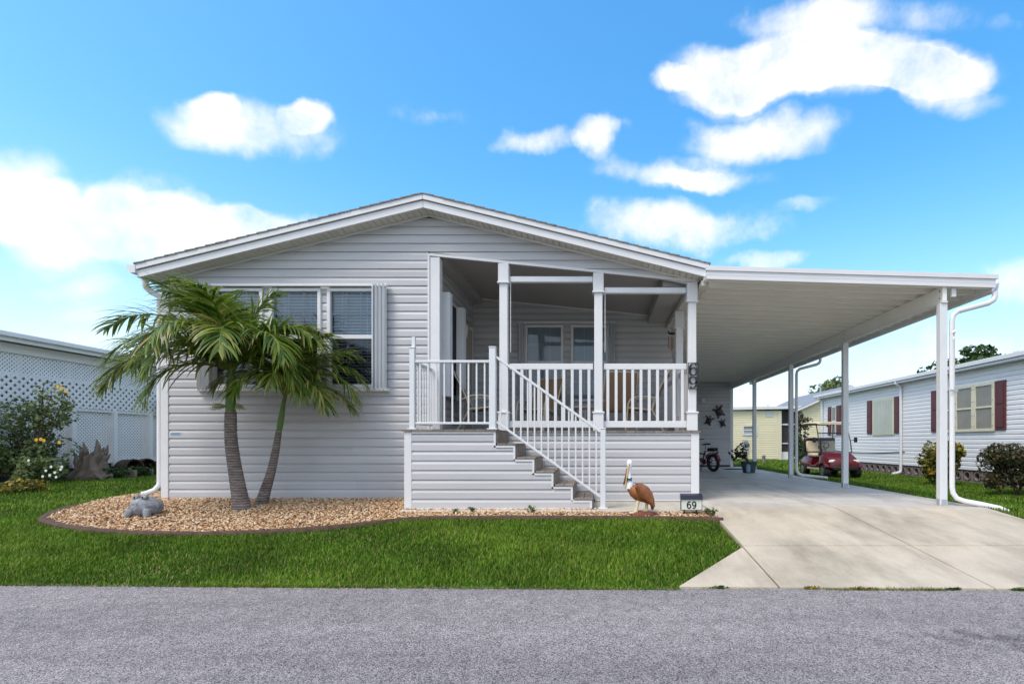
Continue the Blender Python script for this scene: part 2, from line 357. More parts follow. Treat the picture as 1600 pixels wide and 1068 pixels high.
def concrete_mat():
    m = bpy.data.materials.new('concrete'); m.use_nodes = True; nt = m.node_tree; N = nt.nodes.new; L = nt.links.new; b = nt.nodes['Principled BSDF']
    g = N('ShaderNodeNewGeometry'); P = g.outputs['Position']
    def noise(s, d, st=(1, 1, 1)):
        mp = N('ShaderNodeMapping'); mp.inputs['Scale'].default_value = st; L(P, mp.inputs[0])
        n = N('ShaderNodeTexNoise'); n.inputs['Scale'].default_value = s; n.inputs['Detail'].default_value = d; n.inputs['Roughness'].default_value = 0.65; L(mp.outputs[0], n.inputs['Vector']); return n.outputs[0]
    sp = N('ShaderNodeSeparateXYZ'); L(P, sp.inputs[0])
    # beige in front of the carport's drip line, blending to paler grey behind it
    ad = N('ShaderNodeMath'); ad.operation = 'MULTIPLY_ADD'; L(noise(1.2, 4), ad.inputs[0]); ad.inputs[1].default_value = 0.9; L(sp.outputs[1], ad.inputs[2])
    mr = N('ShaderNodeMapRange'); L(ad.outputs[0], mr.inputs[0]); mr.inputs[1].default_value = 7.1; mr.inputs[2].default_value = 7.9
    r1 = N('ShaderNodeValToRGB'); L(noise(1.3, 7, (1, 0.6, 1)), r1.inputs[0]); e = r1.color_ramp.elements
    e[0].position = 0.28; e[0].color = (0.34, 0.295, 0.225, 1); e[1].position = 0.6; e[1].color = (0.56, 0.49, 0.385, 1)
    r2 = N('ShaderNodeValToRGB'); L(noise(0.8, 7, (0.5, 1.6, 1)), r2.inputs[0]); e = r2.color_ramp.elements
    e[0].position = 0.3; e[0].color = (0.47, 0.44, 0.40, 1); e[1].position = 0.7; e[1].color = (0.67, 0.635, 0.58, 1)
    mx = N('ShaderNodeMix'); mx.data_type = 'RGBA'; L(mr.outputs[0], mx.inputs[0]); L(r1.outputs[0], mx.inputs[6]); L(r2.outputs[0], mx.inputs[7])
    st = N('ShaderNodeMix'); st.data_type = 'RGBA'; st.blend_type = 'MULTIPLY'; st.inputs[0].default_value = 1
    rs = N('ShaderNodeValToRGB'); L(noise(2.4, 8, (1.0, 0.28, 1)), rs.inputs[0]); rs.color_ramp.elements[0].position = 0.30; rs.color_ramp.elements[0].color = (0.70, 0.68, 0.65, 1); rs.color_ramp.elements[1].position = 0.52
    L(mx.outputs[2], st.inputs[6]); L(rs.outputs[0], st.inputs[7]); mx = st
    fine = N('ShaderNodeMix'); fine.data_type = 'RGBA'; fine.blend_type = 'MULTIPLY'; fine.inputs[0].default_value = 0.5
    r3 = N('ShaderNodeValToRGB'); L(noise(90, 3), r3.inputs[0]); r3.color_ramp.elements[0].position = 0.3; r3.color_ramp.elements[0].color = (0.70, 0.70, 0.70, 1); r3.color_ramp.elements[1].position = 0.6
    L(mx.outputs[2], fine.inputs[6]); L(r3.outputs[0], fine.inputs[7]); L(fine.outputs[2], b.inputs['Base Color'])
    b.inputs['Roughness'].default_value = 0.62; b.inputs['Specular IOR Level'].default_value = 0.35
    bp = N('ShaderNodeBump'); bp.inputs['Strength'].default_value = 0.25; bp.inputs['Distance'].default_value = 0.005; L(noise(120, 3), bp.inputs['Height']); L(bp.outputs[0], b.inputs['Normal'])
    M['concrete'] = m
def asphalt_mat():
    m = bpy.data.materials.new('asphalt'); m.use_nodes = True; nt = m.node_tree; N = nt.nodes.new; L = nt.links.new; b = nt.nodes['Principled BSDF']
    g = N('ShaderNodeNewGeometry'); P = g.outputs['Position']
    vo = N('ShaderNodeTexVoronoi'); vo.inputs['Scale'].default_value = 175; L(P, vo.inputs['Vector'])
    sp = N('ShaderNodeSeparateColor'); L(vo.outputs['Color'], sp.inputs[0])
    r = N('ShaderNodeValToRGB'); e = r.color_ramp.elements; L(sp.outputs[0], r.inputs[0])
    e[0].color = (0.07, 0.065, 0.063, 1); e[1].color = (0.52, 0.485, 0.475, 1); k = e.new(0.4); k.color = (0.25, 0.234, 0.238, 1)
    n = N('ShaderNodeTexNoise'); mp0 = N('ShaderNodeMapping'); mp0.inputs['Scale'].default_value = (0.25, 1.6, 1); L(P, mp0.inputs[0]); n.inputs['Scale'].default_value = 1.3; n.inputs['Detail'].default_value = 7; L(mp0.outputs[0], n.inputs['Vector'])
    r2 = N('ShaderNodeValToRGB'); L(n.outputs[0], r2.inputs[0]); r2.color_ramp.elements[0].position = 0.3; r2.color_ramp.elements[0].color = (0.74, 0.73, 0.74, 1); r2.color_ramp.elements[1].position = 0.7; r2.color_ramp.elements[1].color = (1.02, 1, 1, 1)
    mx = N('ShaderNodeMix'); mx.data_type = 'RGBA'; mx.blend_type = 'MULTIPLY'; mx.inputs[0].default_value = 1; L(r.outputs[0], mx.inputs[6]); L(r2.outputs[0], mx.inputs[7])
    n4 = N('ShaderNodeTexNoise'); n4.inputs['Scale'].default_value = 9; n4.inputs['Detail'].default_value = 5; L(P, n4.inputs['Vector'])
    r4 = N('ShaderNodeValToRGB'); L(n4.outputs[0], r4.inputs[0]); r4.color_ramp.elements[0].position = 0.32; r4.color_ramp.elements[0].color = (0.80, 0.80, 0.80, 1); r4.color_ramp.elements[1].position = 0.6
    m4 = N('ShaderNodeMix'); m4.data_type = 'RGBA'; m4.blend_type = 'MULTIPLY'; m4.inputs[0].default_value = 1; L(mx.outputs[2], m4.inputs[6]); L(r4.outputs[0], m4.inputs[7]); mx = m4
    # an old oil stain at the right
    mp = N('ShaderNodeVectorMath'); mp.operation = 'SUBTRACT'; L(P, mp.inputs[0]); mp.inputs[1].default_value = (2.5, 3.1, -0.345)
    ms = N('ShaderNodeVectorMath'); ms.operation = 'MULTIPLY'; L(mp.outputs[0], ms.inputs[0]); ms.inputs[1].default_value = (1.5, 4.0, 0)
    ln = N('ShaderNodeVectorMath'); ln.operation = 'LENGTH'; L(ms.outputs[0], ln.inputs[0])
    n3 = N('ShaderNodeTexNoise'); n3.inputs['Scale'].default_value = 7; n3.inputs['Detail'].default_value = 6; L(P, n3.inputs['Vector'])
    a = N('ShaderNodeMath'); a.operation = 'MULTIPLY_ADD'; L(n3.outputs[0], a.inputs[0]); a.inputs[1].default_value = 2.2; L(ln.outputs['Value'], a.inputs[2])
    mr = N('ShaderNodeMapRange'); L(a.outputs[0], mr.inputs[0]); mr.inputs[1].default_value = 1.2; mr.inputs[2].default_value = 1.75; mr.inputs[3].default_value = 0.5; mr.inputs[4].default_value = 1.0
    m2 = N('ShaderNodeMix'); m2.data_type = 'RGBA'; m2.blend_type = 'MULTIPLY'; m2.inputs[0].default_value = 1; L(mx.outputs[2], m2.inputs[6]); L(mr.outputs[0], m2.inputs[7])
    L(m2.outputs[2], b.inputs['Base Color']); b.inputs['Roughness'].default_value = 0.85; b.inputs['Specular IOR Level'].default_value = 0.25
    bp = N('ShaderNodeBump'); bp.inputs['Strength'].default_value = 0.6; bp.inputs['Distance'].default_value = 0.006; L(vo.outputs['Distance'], bp.inputs['Height']); bp.invert = True; L(bp.outputs[0], b.inputs['Normal'])
    M['asphalt'] = m
def trunk_mat():
    m = bpy.data.materials.new('palm_trunk'); m.use_nodes = True; nt = m.node_tree; N = nt.nodes.new; L = nt.links.new; b = nt.nodes['Principled BSDF']
    g = N('ShaderNodeNewGeometry'); n = N('ShaderNodeTexNoise'); n.inputs['Scale'].default_value = 7; n.inputs['Detail'].default_value = 8; n.inputs['Roughness'].default_value = 0.7
    mp = N('ShaderNodeMapping'); mp.inputs['Scale'].default_value = (1, 1, 3.5); L(g.outputs['Position'], mp.inputs[0]); L(mp.outputs[0], n.inputs['Vector'])
    r = N('ShaderNodeValToRGB'); L(n.outputs[0], r.inputs[0]); e = r.color_ramp.elements
    e[0].position = 0.3; e[0].color = (0.10, 0.072, 0.06, 1); e[1].position = 0.72; e[1].color = (0.36, 0.31, 0.28, 1)
    wv = N('ShaderNodeTexWave'); wv.wave_type = 'BANDS'; wv.bands_direction = 'Z'; wv.inputs['Scale'].default_value = 9.0; wv.inputs['Distortion'].default_value = 3.0; wv.inputs['Detail'].default_value = 3; wv.inputs['Detail Scale'].default_value = 2.2
    L(g.outputs['Position'], wv.inputs['Vector'])
    r2 = N('ShaderNodeValToRGB'); L(wv.outputs['Fac'], r2.inputs[0]); r2.color_ramp.elements[0].position = 0.1; r2.color_ramp.elements[0].color = (0.45, 0.42, 0.40, 1); r2.color_ramp.elements[1].position = 0.5
    mm = N('ShaderNodeMix'); mm.data_type = 'RGBA'; mm.blend_type = 'MULTIPLY'; mm.inputs[0].default_value = 1; L(r.outputs[0], mm.inputs[6]); L(r2.outputs[0], mm.inputs[7])
    L(mm.outputs[2], b.inputs['Base Color']); b.inputs['Roughness'].default_value = 0.9
    bp = N('ShaderNodeBump'); bp.inputs['Strength'].default_value = 0.8; bp.inputs['Distance'].default_value = 0.012; L(n.outputs[0], bp.inputs['Height']); L(bp.outputs[0], b.inputs['Normal'])
    M['palm_trunk'] = m
def board_tint(m, lo=0.93, hi=1.05):
    nt = m.node_tree; b = nt.nodes['Principled BSDF']; src = b.inputs['Base Color'].links[0].from_socket
    oi = nt.nodes.new('ShaderNodeObjectInfo'); mr = nt.nodes.new('ShaderNodeMapRange'); mr.inputs[3].default_value = lo; mr.inputs[4].default_value = hi
    hs = nt.nodes.new('ShaderNodeHueSaturation'); nt.links.new(oi.outputs['Random'], mr.inputs[0]); nt.links.new(mr.outputs[0], hs.inputs['Value'])
    nt.links.new(src, hs.inputs['Color']); nt.links.new(hs.outputs[0], b.inputs['Base Color'])
board_tint(M['siding']); board_tint(M['deck'], 0.8, 1.2)
concrete_mat(); asphalt_mat(); trunk_mat()
# ================================================================== setting: ground, road, driveway, beds
def struct(o, kind='structure'): o['kind'] = kind; return o
def build_ground():
    xs = np.unique(np.concatenate([np.linspace(-400, -20, 12), np.linspace(-20, 20, 81), np.linspace(20, 400, 12)]))
    ys = np.unique(np.concatenate([np.linspace(-300, 0, 8), np.linspace(0, 20, 61), np.linspace(20, 60, 12), np.linspace(60, 500, 8)]))
    vs = np.array([(x, y, gz(x, y)-0.03) for y in ys for x in xs]); nx = len(xs)
    fs = np.array([(j*nx+i, j*nx+i+1, (j+1)*nx+i+1, (j+1)*nx+i) for j in range(len(ys)-1) for i in range(nx-1)])
    struct(big_mesh('ground', vs, fs, M['soil'], smooth=True))
    xr = np.concatenate([np.linspace(-200, -12, 8), np.linspace(-11.5, 9, 100), np.linspace(10, 200, 8)])
    v = []; 
    for x in xr:
        e = yedge(x)+0.018*math.sin(x*5.1)+0.014*math.sin(x*13.7+1)+0.008*math.sin(x*37)
        v += [(x, -9.0, -0.345), (x, e, -0.345)]
    f = [(2*i, 2*i+2, 2*i+3, 2*i+1) for i in range(len(xr)-1)]
    struct(big_mesh('road', np.array(v), np.array(f), M['asphalt']))
build_ground()

DX0, DXM, DX1 = 1.47, 3.2, 5.25
def build_driveway():
    d = thing('driveway', None, None, (3.3, 10, -0.05)); d['kind'] = 'structure'
    g = 0.009
    def slab(poly):
        m = MB(); n = len(poly)
        top = [(x, y, gz(min(x, 5.0), y)+0.012) for x, y in poly]; bot = [(x, y, z-0.12) for x, y, z in top]
        # a narrow chamfer gives the tooled joint
        c = Vector((sum(p[0] for p in poly)/n, sum(p[1] for p in poly)/n))
        inn = []
        for x, y, z in top:
            q = Vector((x, y)); q = q+(c-q).normalized()*0.005; inn.append((q.x, q.y, z))
        low = [(x, y, z-0.006) for x, y, z in top]
        m.add(inn+low+bot, [tuple(range(n))]+[(i, (i+1) % n, n+(i+1) % n, n+i) for i in range(n)]+[(n+i, n+(i+1) % n, 2*n+(i+1) % n, 2*n+i) for i in range(n)])
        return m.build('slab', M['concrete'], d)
    e = lambda x: yedge(x)+0.02
    rows = [None, 5.25, 6.9, 8.7, 12.0, 15.4, 18.7]
    for a, b in ((DX0, DXM), (DXM, DX1)):
        slab([(a+g, e(a)), (b-g, e(b)), (b-g, 5.25-2*g), (a+g, 5.25-2*g)])
    # keep the bend at y = 6.9 inside a slab by giving that slab two planes
    for a, b in ((DX0, DXM), (DXM, DX1)):
        for (y0, y1) in ((5.25, 6.9), (6.9, 8.7), (8.7, 12.0), (12.0, 15.4), (15.4, 18.7)):
            gg0 = 0 if y0 == 6.9 else g; gg1 = 0 if y1 == 6.9 else g
            if (y0, y1) == (6.9, 8.7): continue
            if (y0, y1) == (5.25, 6.9):
                m = MB(); A, B = a+g, b-g; ya, yb, yc = 5.25+g, 6.9, 8.7-g; k = 0.004
                T = lambda x, y: (x, y, gz(4, y)+0.012)
                v = [T(A+k, ya+k), T(B-k, ya+k), T(B-k, yb), T(B-k, yc-k), T(A+k, yc-k), T(A+k, yb)]
                lo = [(x, y, z-0.012) for x, y, z in (T(A, ya), T(B, ya), T(B, yb), T(B, yc), T(A, yc), T(A, yb))]
                bo = [(x, y, z-0.12) for x, y, z in lo]
                m.add(v+lo+bo, [(0, 1, 2, 5), (5, 2, 3, 4)]+[(i, (i+1) % 6, 6+(i+1) % 6, 6+i) for i in range(6)]+[(6+i, 6+(i+1) % 6, 12+(i+1) % 6, 12+i) for i in range(6)])
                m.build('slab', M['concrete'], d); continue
            slab([(a+g, y0+gg0*2), (b-g, y0+gg0*2), (b-g, y1-gg1*2), (a+g, y1-gg1*2)])
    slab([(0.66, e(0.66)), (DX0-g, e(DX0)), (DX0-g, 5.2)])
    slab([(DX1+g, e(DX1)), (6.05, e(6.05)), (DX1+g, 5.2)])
build_driveway()

# --- gravel bed
EDGE_PX = [(1130,813),(1060,811),(940,810),(800,810),(700,810),(640,812),(560,821),(450,830),(330,835),(210,833.5),(125,827),(84,819),(70,811),(88,801),(130,791),(190,780),(238,773)]
EDGE = [ground_at(x, y) for x, y in EDGE_PX]
def catmull(P, k=6):
    o = []
    for i in range(len(P)-1):
        a, b, c, d = P[max(i-1, 0)], P[i], P[i+1], P[min(i+2, len(P)-1)]
        for j in range(k):
            t = j/k; o.append(0.5*((2*b)+(c-a)*t+(2*a-5*b+4*c-d)*t*t+(3*b-a-3*c+d)*t**3))
    return o+[P[-1]]
EDGEC = catmull(EDGE, 6)
BED = [(p.x, p.y) for p in EDGEC]+[(-6.62, 8.9), (-6.62, 7.66), (-2.62, 7.66), (-2.62, 6.8), (0.0, 6.8), (0.0, 6.64), (1.44, 6.64)]
def inside(poly, x, y):
    P = np.array(poly); r = np.zeros(len(x), dtype=bool); j = len(P)-1
    for i in range(len(P)):
        xi, yi = P[i]; xj, yj = P[j]
        c = ((yi > y) != (yj > y)) & (x < (xj-xi)*(y-yi)/(yj-yi+1e-12)+xi); r ^= c; j = i
    return r
def bed_z(x, y): return gz(x, y)+0.02+0.035*sm(1-(7.66-y)/0.9)
def build_bed():
    bm = bmesh.new()
    vs = [bm.verts.new((x, y, gz(x, y)+0.012)) for x, y in BED]; bm.faces.new(vs); bmesh.ops.triangulate(bm, faces=bm.faces)
    me = bpy.data.meshes.new('gravel_bed'); bm.to_mesh(me); bm.free()
    for p in me.polygons:
        if p.normal.z < 0: p.flip()
    struct(link_mesh('gravel_bed', me, M['mulch']))
    # stones
    n = 78000
    x = rng.uniform(-8.2, 1.5, n); y = rng.uniform(5.4, 9.0, n); k = inside(BED, x, y); x, y = x[k], y[k]
    n = len(x); print('stones', n)
    z = np.array([bed_z(a, b) for a, b in zip(x, y)])
    ph = (1+5**.5)/2
    ico = np.array([(-1,ph,0),(1,ph,0),(-1,-ph,0),(1,-ph,0),(0,-1,ph),(0,1,ph),(0,-1,-ph),(0,1,-ph),(ph,0,-1),(ph,0,1),(-ph,0,-1),(-ph,0,1)])/1.9
    fc = np.array([(0,11,5),(0,5,1),(0,1,7),(0,7,10),(0,10,11),(1,5,9),(5,11,4),(11,10,2),(10,7,6),(7,1,8),(3,9,4),(3,4,2),(3,2,6),(3,6,8),(3,8,9),(4,9,5),(2,4,11),(6,2,10),(8,6,7),(9,8,1)])
    s = rng.uniform(0.006, 0.0155, n); sc = np.stack([s*rng.uniform(0.9, 1.7, n), s, s*rng.uniform(0.45, 0.8, n)], 1)
    V = ico[None]*rng.uniform(0.8, 1.15, (n, 12, 1))*sc[:, None, :]
    tl = rng.normal(0, 0.35, n); ct, st = np.cos(tl), np.sin(tl)
    V = np.stack([V[..., 0]*ct[:, None]-V[..., 2]*st[:, None], V[..., 1], V[..., 0]*st[:, None]+V[..., 2]*ct[:, None]], -1)
    a = rng.uniform(0, 6.28, n); ca, sa = np.cos(a), np.sin(a)
    V = np.stack([V[..., 0]*ca[:, None]-V[..., 1]*sa[:, None], V[..., 0]*sa[:, None]+V[..., 1]*ca[:, None], V[..., 2]], -1)
    V += np.stack([x, y, z+rng.uniform(-0.004, 0.012, n)], 1)[:, None, :]
    Fc = (fc[None]+(np.arange(n)*12)[:, None, None]).reshape(-1, 3)
    o = big_mesh('gravel', V.reshape(-1, 3), Fc, M['gravel'], rnd=np.repeat(rng.uniform(0, 1, n), 20), kind='stuff')
    tag(o, 'tan and rust coloured gravel covering the curved bed', 'gravel')
    # moulded edging, one low kerb following the curve
    m = MB(); prof = [(-0.055, -0.03), (-0.05, 0.022), (-0.02, 0.04), (0.025, 0.04), (0.05, 0.02), (0.058, -0.03)]; rs = []
    for i, p in enumerate(EDGEC):
        t = (EDGEC[min(i+1, len(EDGEC)-1)]-EDGEC[max(i-1, 0)]); t.z = 0; t.normalize(); nn = Vector((-t.y, t.x, 0))
        w = .72+0.5*clamp((-5.5-p.x)/1.5)
        rs.append([Vector((p.x, p.y, gz(p.x, p.y)))+nn*a*w+Vector((0, 0, b+random.uniform(-.003, .003))) for a, b in prof])
    m.rings(rs); o = m.build('bed_edging', M['edging'], smooth=True)
    tag(o, 'low dark brown edging curving round the gravel bed', 'edging')
build_bed()

# --- grass
HOUSE_RECT = [(-6.62, 7.6), (1.55, 7.6), (1.55, 30), (-6.62, 30)]
DRIVE_POLY = [(0.66, 4.0), (6.05, 3.9), (6.05, 4.1), (DX1, 5.2), (DX1, 18.8), (1.4, 18.8), (1.42, 6.55), (DX0-0.02, 5.2), (0.66, 4.2)]
def grass_blades(n, xr, yr, h, w, name, label, edge_only=False, far=False, joint=False):
    x = rng.uniform(*xr, n); y = rng.uniform(*yr, n) if not edge_only else None
    e = 4.18-0.0226*x
    if edge_only: y = e+np.abs(rng.normal(0, 0.014 if joint else 0.035, n))-(0.018 if joint else 0.05)
    k = ~inside(BED, x, y) & (joint | ~inside(DRIVE_POLY, x, y)) & ~inside(HOUSE_RECT, x, y) & (y > e-0.06) & ~((x > -2.7) & (x < 1.5) & (y > 6.6) & (y < 9))
    if far: k &= (x < 10.7) & (x > -11.4)
    if joint: k &= (np.sin(x*3.1+1)+np.sin(x*7.7)+.6*np.sin(x*17)+rng.normal(0, .5, n) > .35)
    x, y = x[k], y[k]; n = len(x)
    # keep what the frame or a small step to the side can see
    z = np.array([gz(a, b) for a, b in zip(x, y)])
    patch = 0.5+0.5*np.sin(x*1.7+np.sin(y*2.3)*1.3)*np.cos(y*1.9+x*.6)
    H = h*rng.uniform(0.55, 1.25, n)*(0.75+0.5*patch); Wd = w*rng.uniform(0.7, 1.3, n)
    a = rng.uniform(0, 6.28, n); dx, dy = np.cos(a), np.sin(a); ln = rng.uniform(0.1, 0.95, n)
    sx, sy = -dy, dx
    def P(t, wf, lean): return np.stack([x+dx*H*lean+sx*Wd*wf, y+dy*H*lean+sy*Wd*wf, z-0.028+H*t], 1)
    V = np.stack([P(0, -.5, 0), P(0, .5, 0), P(.6, -.42, .25*ln), P(.6, .42, .25*ln), P(1-.25*ln, 0, .8*ln)], 1)
    Fc = np.array([(0, 1, 3), (0, 3, 2), (2, 3, 4)])[None]+(np.arange(n)*5)[:, None, None]
    r = np.clip(rng.normal(0.48, 0.2, n)+(patch-.5)*.35, 0, 0.97); dead = rng.random(n) < (0.03+.07*(patch < .2) if not edge_only else (.5 if joint else .22)); r[dead] = 1.0
    o = big_mesh(name, V.reshape(-1, 3), Fc.reshape(-1, 3), M['grass'], rnd=np.repeat(r, 3), kind='stuff')
    tag(o, label, 'grass'); print(name, n)
grass_blades(230000, (-10.5, 1.6), (4.1, 6.75), 0.062, 0.0068, 'lawn_grass', 'green lawn grass between the road and the gravel bed')
grass_blades(14000, (-10.5, 0.68), (4.1, 4.3), 0.05, 0.006, 'edge_grass', 'ragged grass fringe along the road edge', edge_only=True)
grass_blades(5200, (0.7, 5.2), (4.0, 4.2), 0.045, 0.006, 'joint_grass', 'thin line of weeds in the joint between driveway and road', edge_only=True, joint=True)
grass_blades(70000, (-11.4, -6.6), (6.7, 16), 0.07, 0.011, 'side_grass', 'lawn grass beside the lattice wall', far=True)
grass_blades(110000, (5.2, 10.7), (5.5, 20), 0.075, 0.012, 'strip_grass', 'lawn grass between the driveway and the white neighbouring house', far=True)
grass_blades(26000, (4.0, 16), (18.8, 34), 0.10, 0.03, 'far_grass', 'lawn in front of the pale yellow house')
# ================================================================== the mobile home
YF = 7.7; HX0, HX1, HXC = -6.54, 1.5, -2.53
CH = 0.127
house = thing('mobile_home', 'grey sided mobile home with low gable roof and recessed front porch', 'house', (-2.53, 7.7, 0))
def board_geo(m, o, ud, nd, z0, h, l0, l1, r0, r1, lip=0.022):
    """one lap-siding board; o origin, ud along the wall, nd outward; ends may slant"""
    o = Vector(o); ud = Vector(ud); nd = Vector(nd)
    prof = [(lip, 0.0), (lip, 0.60), (0.002, 1.0), (-0.012, 1.0), (-0.012, 0.0)]
    L_ = [o+ud*(l0+(l1-l0)*t)+nd*n+Vector((0, 0, z0+h*t)) for n, t in prof]
    R_ = [o+ud*(r0+(r1-r0)*t)+nd*n+Vector((0, 0, z0+h*t)) for n, t in prof]
    k = len(prof)
    m.add(L_+R_, [tuple(range(k)), tuple(range(2*k-1, k-1, -1))]+[(i, k+i, k+(i+1) % k, (i+1) % k) for i in range(k)])
def board(parent, mt, o, ud, nd, z0, h, l0, l1, r0, r1, lip=0.022):
    m = MB(); board_geo(m, o, ud, nd, z0, h, l0, l1, r0, r1, lip); return m.build('siding_board', mt, parent)
def soff(x): return 4.247-0.245*abs(x-HXC)
WINS = [((333-PX)/F*YF, (413-PX)/F*YF), ((423-PX)/F*YF, (503.5-PX)/F*YF), ((513-PX)/F*YF, (592-PX)/F*YF)]
WZ0, WZ1 = 1.66, 3.15
HEAD = lambda x: 3.655-0.1*(x-HXC)
def facade():
    o = (0, YF, 0); ud = (1, 0, 0); nd = (0, -1, 0); XL, XR = HX0+0.10, HX1-0.06
    rr = random.Random(3)
    k = 0
    while k*CH < 4.25:
        z0 = 0.02+k*CH; z1 = z0+CH; k += 1
        rl = lambda z: HXC-(4.247-z)/0.245; rrr = lambda z: HXC+(4.247-z)/0.245
        if z0 > 4.2: break
        L0, L1 = max(XL, rl(z0)), max(XL, rl(min(z1, 4.24))); R0, R1 = min(XR, rrr(z0)), min(XR, rrr(min(z1, 4.24)))
        segs = []
        if z0 > 3.655: segs = [(L0, L1, R0, R1)]
        else:
            segs = [(L0, L1, HXC-0.03, HXC-0.03)]
            xh = lambda z: HXC+max(0.0, (3.655-z)/0.1)
            a0, a1 = max(HXC-0.03, xh(z0)), max(HXC-0.03, xh(z1))
            if a1 < R1-0.02: segs.append((min(a0, R0), a1, R0, R1))
        out = []
        for s in segs:
            if z1 > WZ0+0.02 and z0 < WZ1-0.02 and s[2] < -2:
                cuts = [WINS[0][0]+0.02, WINS[0][1]-0.02, WINS[1][0]+0.02, WINS[1][1]-0.02, WINS[2][0]+0.02, WINS[2][1]-0.02]
                out += [(s[0], s[1], cuts[0], cuts[0]), (cuts[1], cuts[1], cuts[2], cuts[2]), (cuts[3], cuts[3], cuts[4], cuts[4]), (cuts[5], cuts[5], s[2], s[3])]
            elif s[2]-s[0] > 3.0:
                j = rr.choice([-4.9, -3.6, -3.05, -4.2])+rr.uniform(-.15, .15)
                if s[0]+.5 < j < s[2]-.5: out += [(s[0], s[1], j, j), (j+0.0015, j+0.0015, s[2], s[3])]
                else: out.append(s)
            else: out.append(s)
        hh = min(z1, 4.24)-z0
        for i, s in enumerate(out):
            oo = (0, YF-0.0012*(i % 2), 0); board(house, M['siding'], oo, ud, nd, z0, hh, s[0], s[1], s[2], s[3])
facade()
P = lambda name, mt, smooth=False, par=house: (lambda m: m.build(name, mt, par, smooth))
# body behind the boards
m = MB(); m.box(HX0+.02, HXC-0.02, YF+0.16, 18.5, -0.05, 3.2); m.box(HXC-0.02, HX1-.02, 10.31, 18.5, -0.05, 3.2); m.build('wall', M['siding'], house)
MB().box(HX0+.03, HXC-0.03, YF+0.02, YF+0.1, -0.09, 0.018).build('foundation', M['gap_dark'], house)
# trims
MB().box(HX0-0.02, HX0+0.095, YF-0.03, YF+0.1, 0.0, 3.205, 0.006).build('corner_trim', M['trim'], house)
MB().box(HX0+0.098, HXC-0.06, YF-0.022, YF+0.0, -0.012, 0.018).build('starter_strip', M['trim'], house)
# decal near the corner
MB().box(-6.42, -6.26, YF-0.0275, YF-0.022, 0.955, 0.995).build('decal', M['trim'], house)
MB().box(-6.41, -6.27, YF-0.030, YF-0.0277, 0.965, 0.985).build('decal', M['decal_blue'], house)
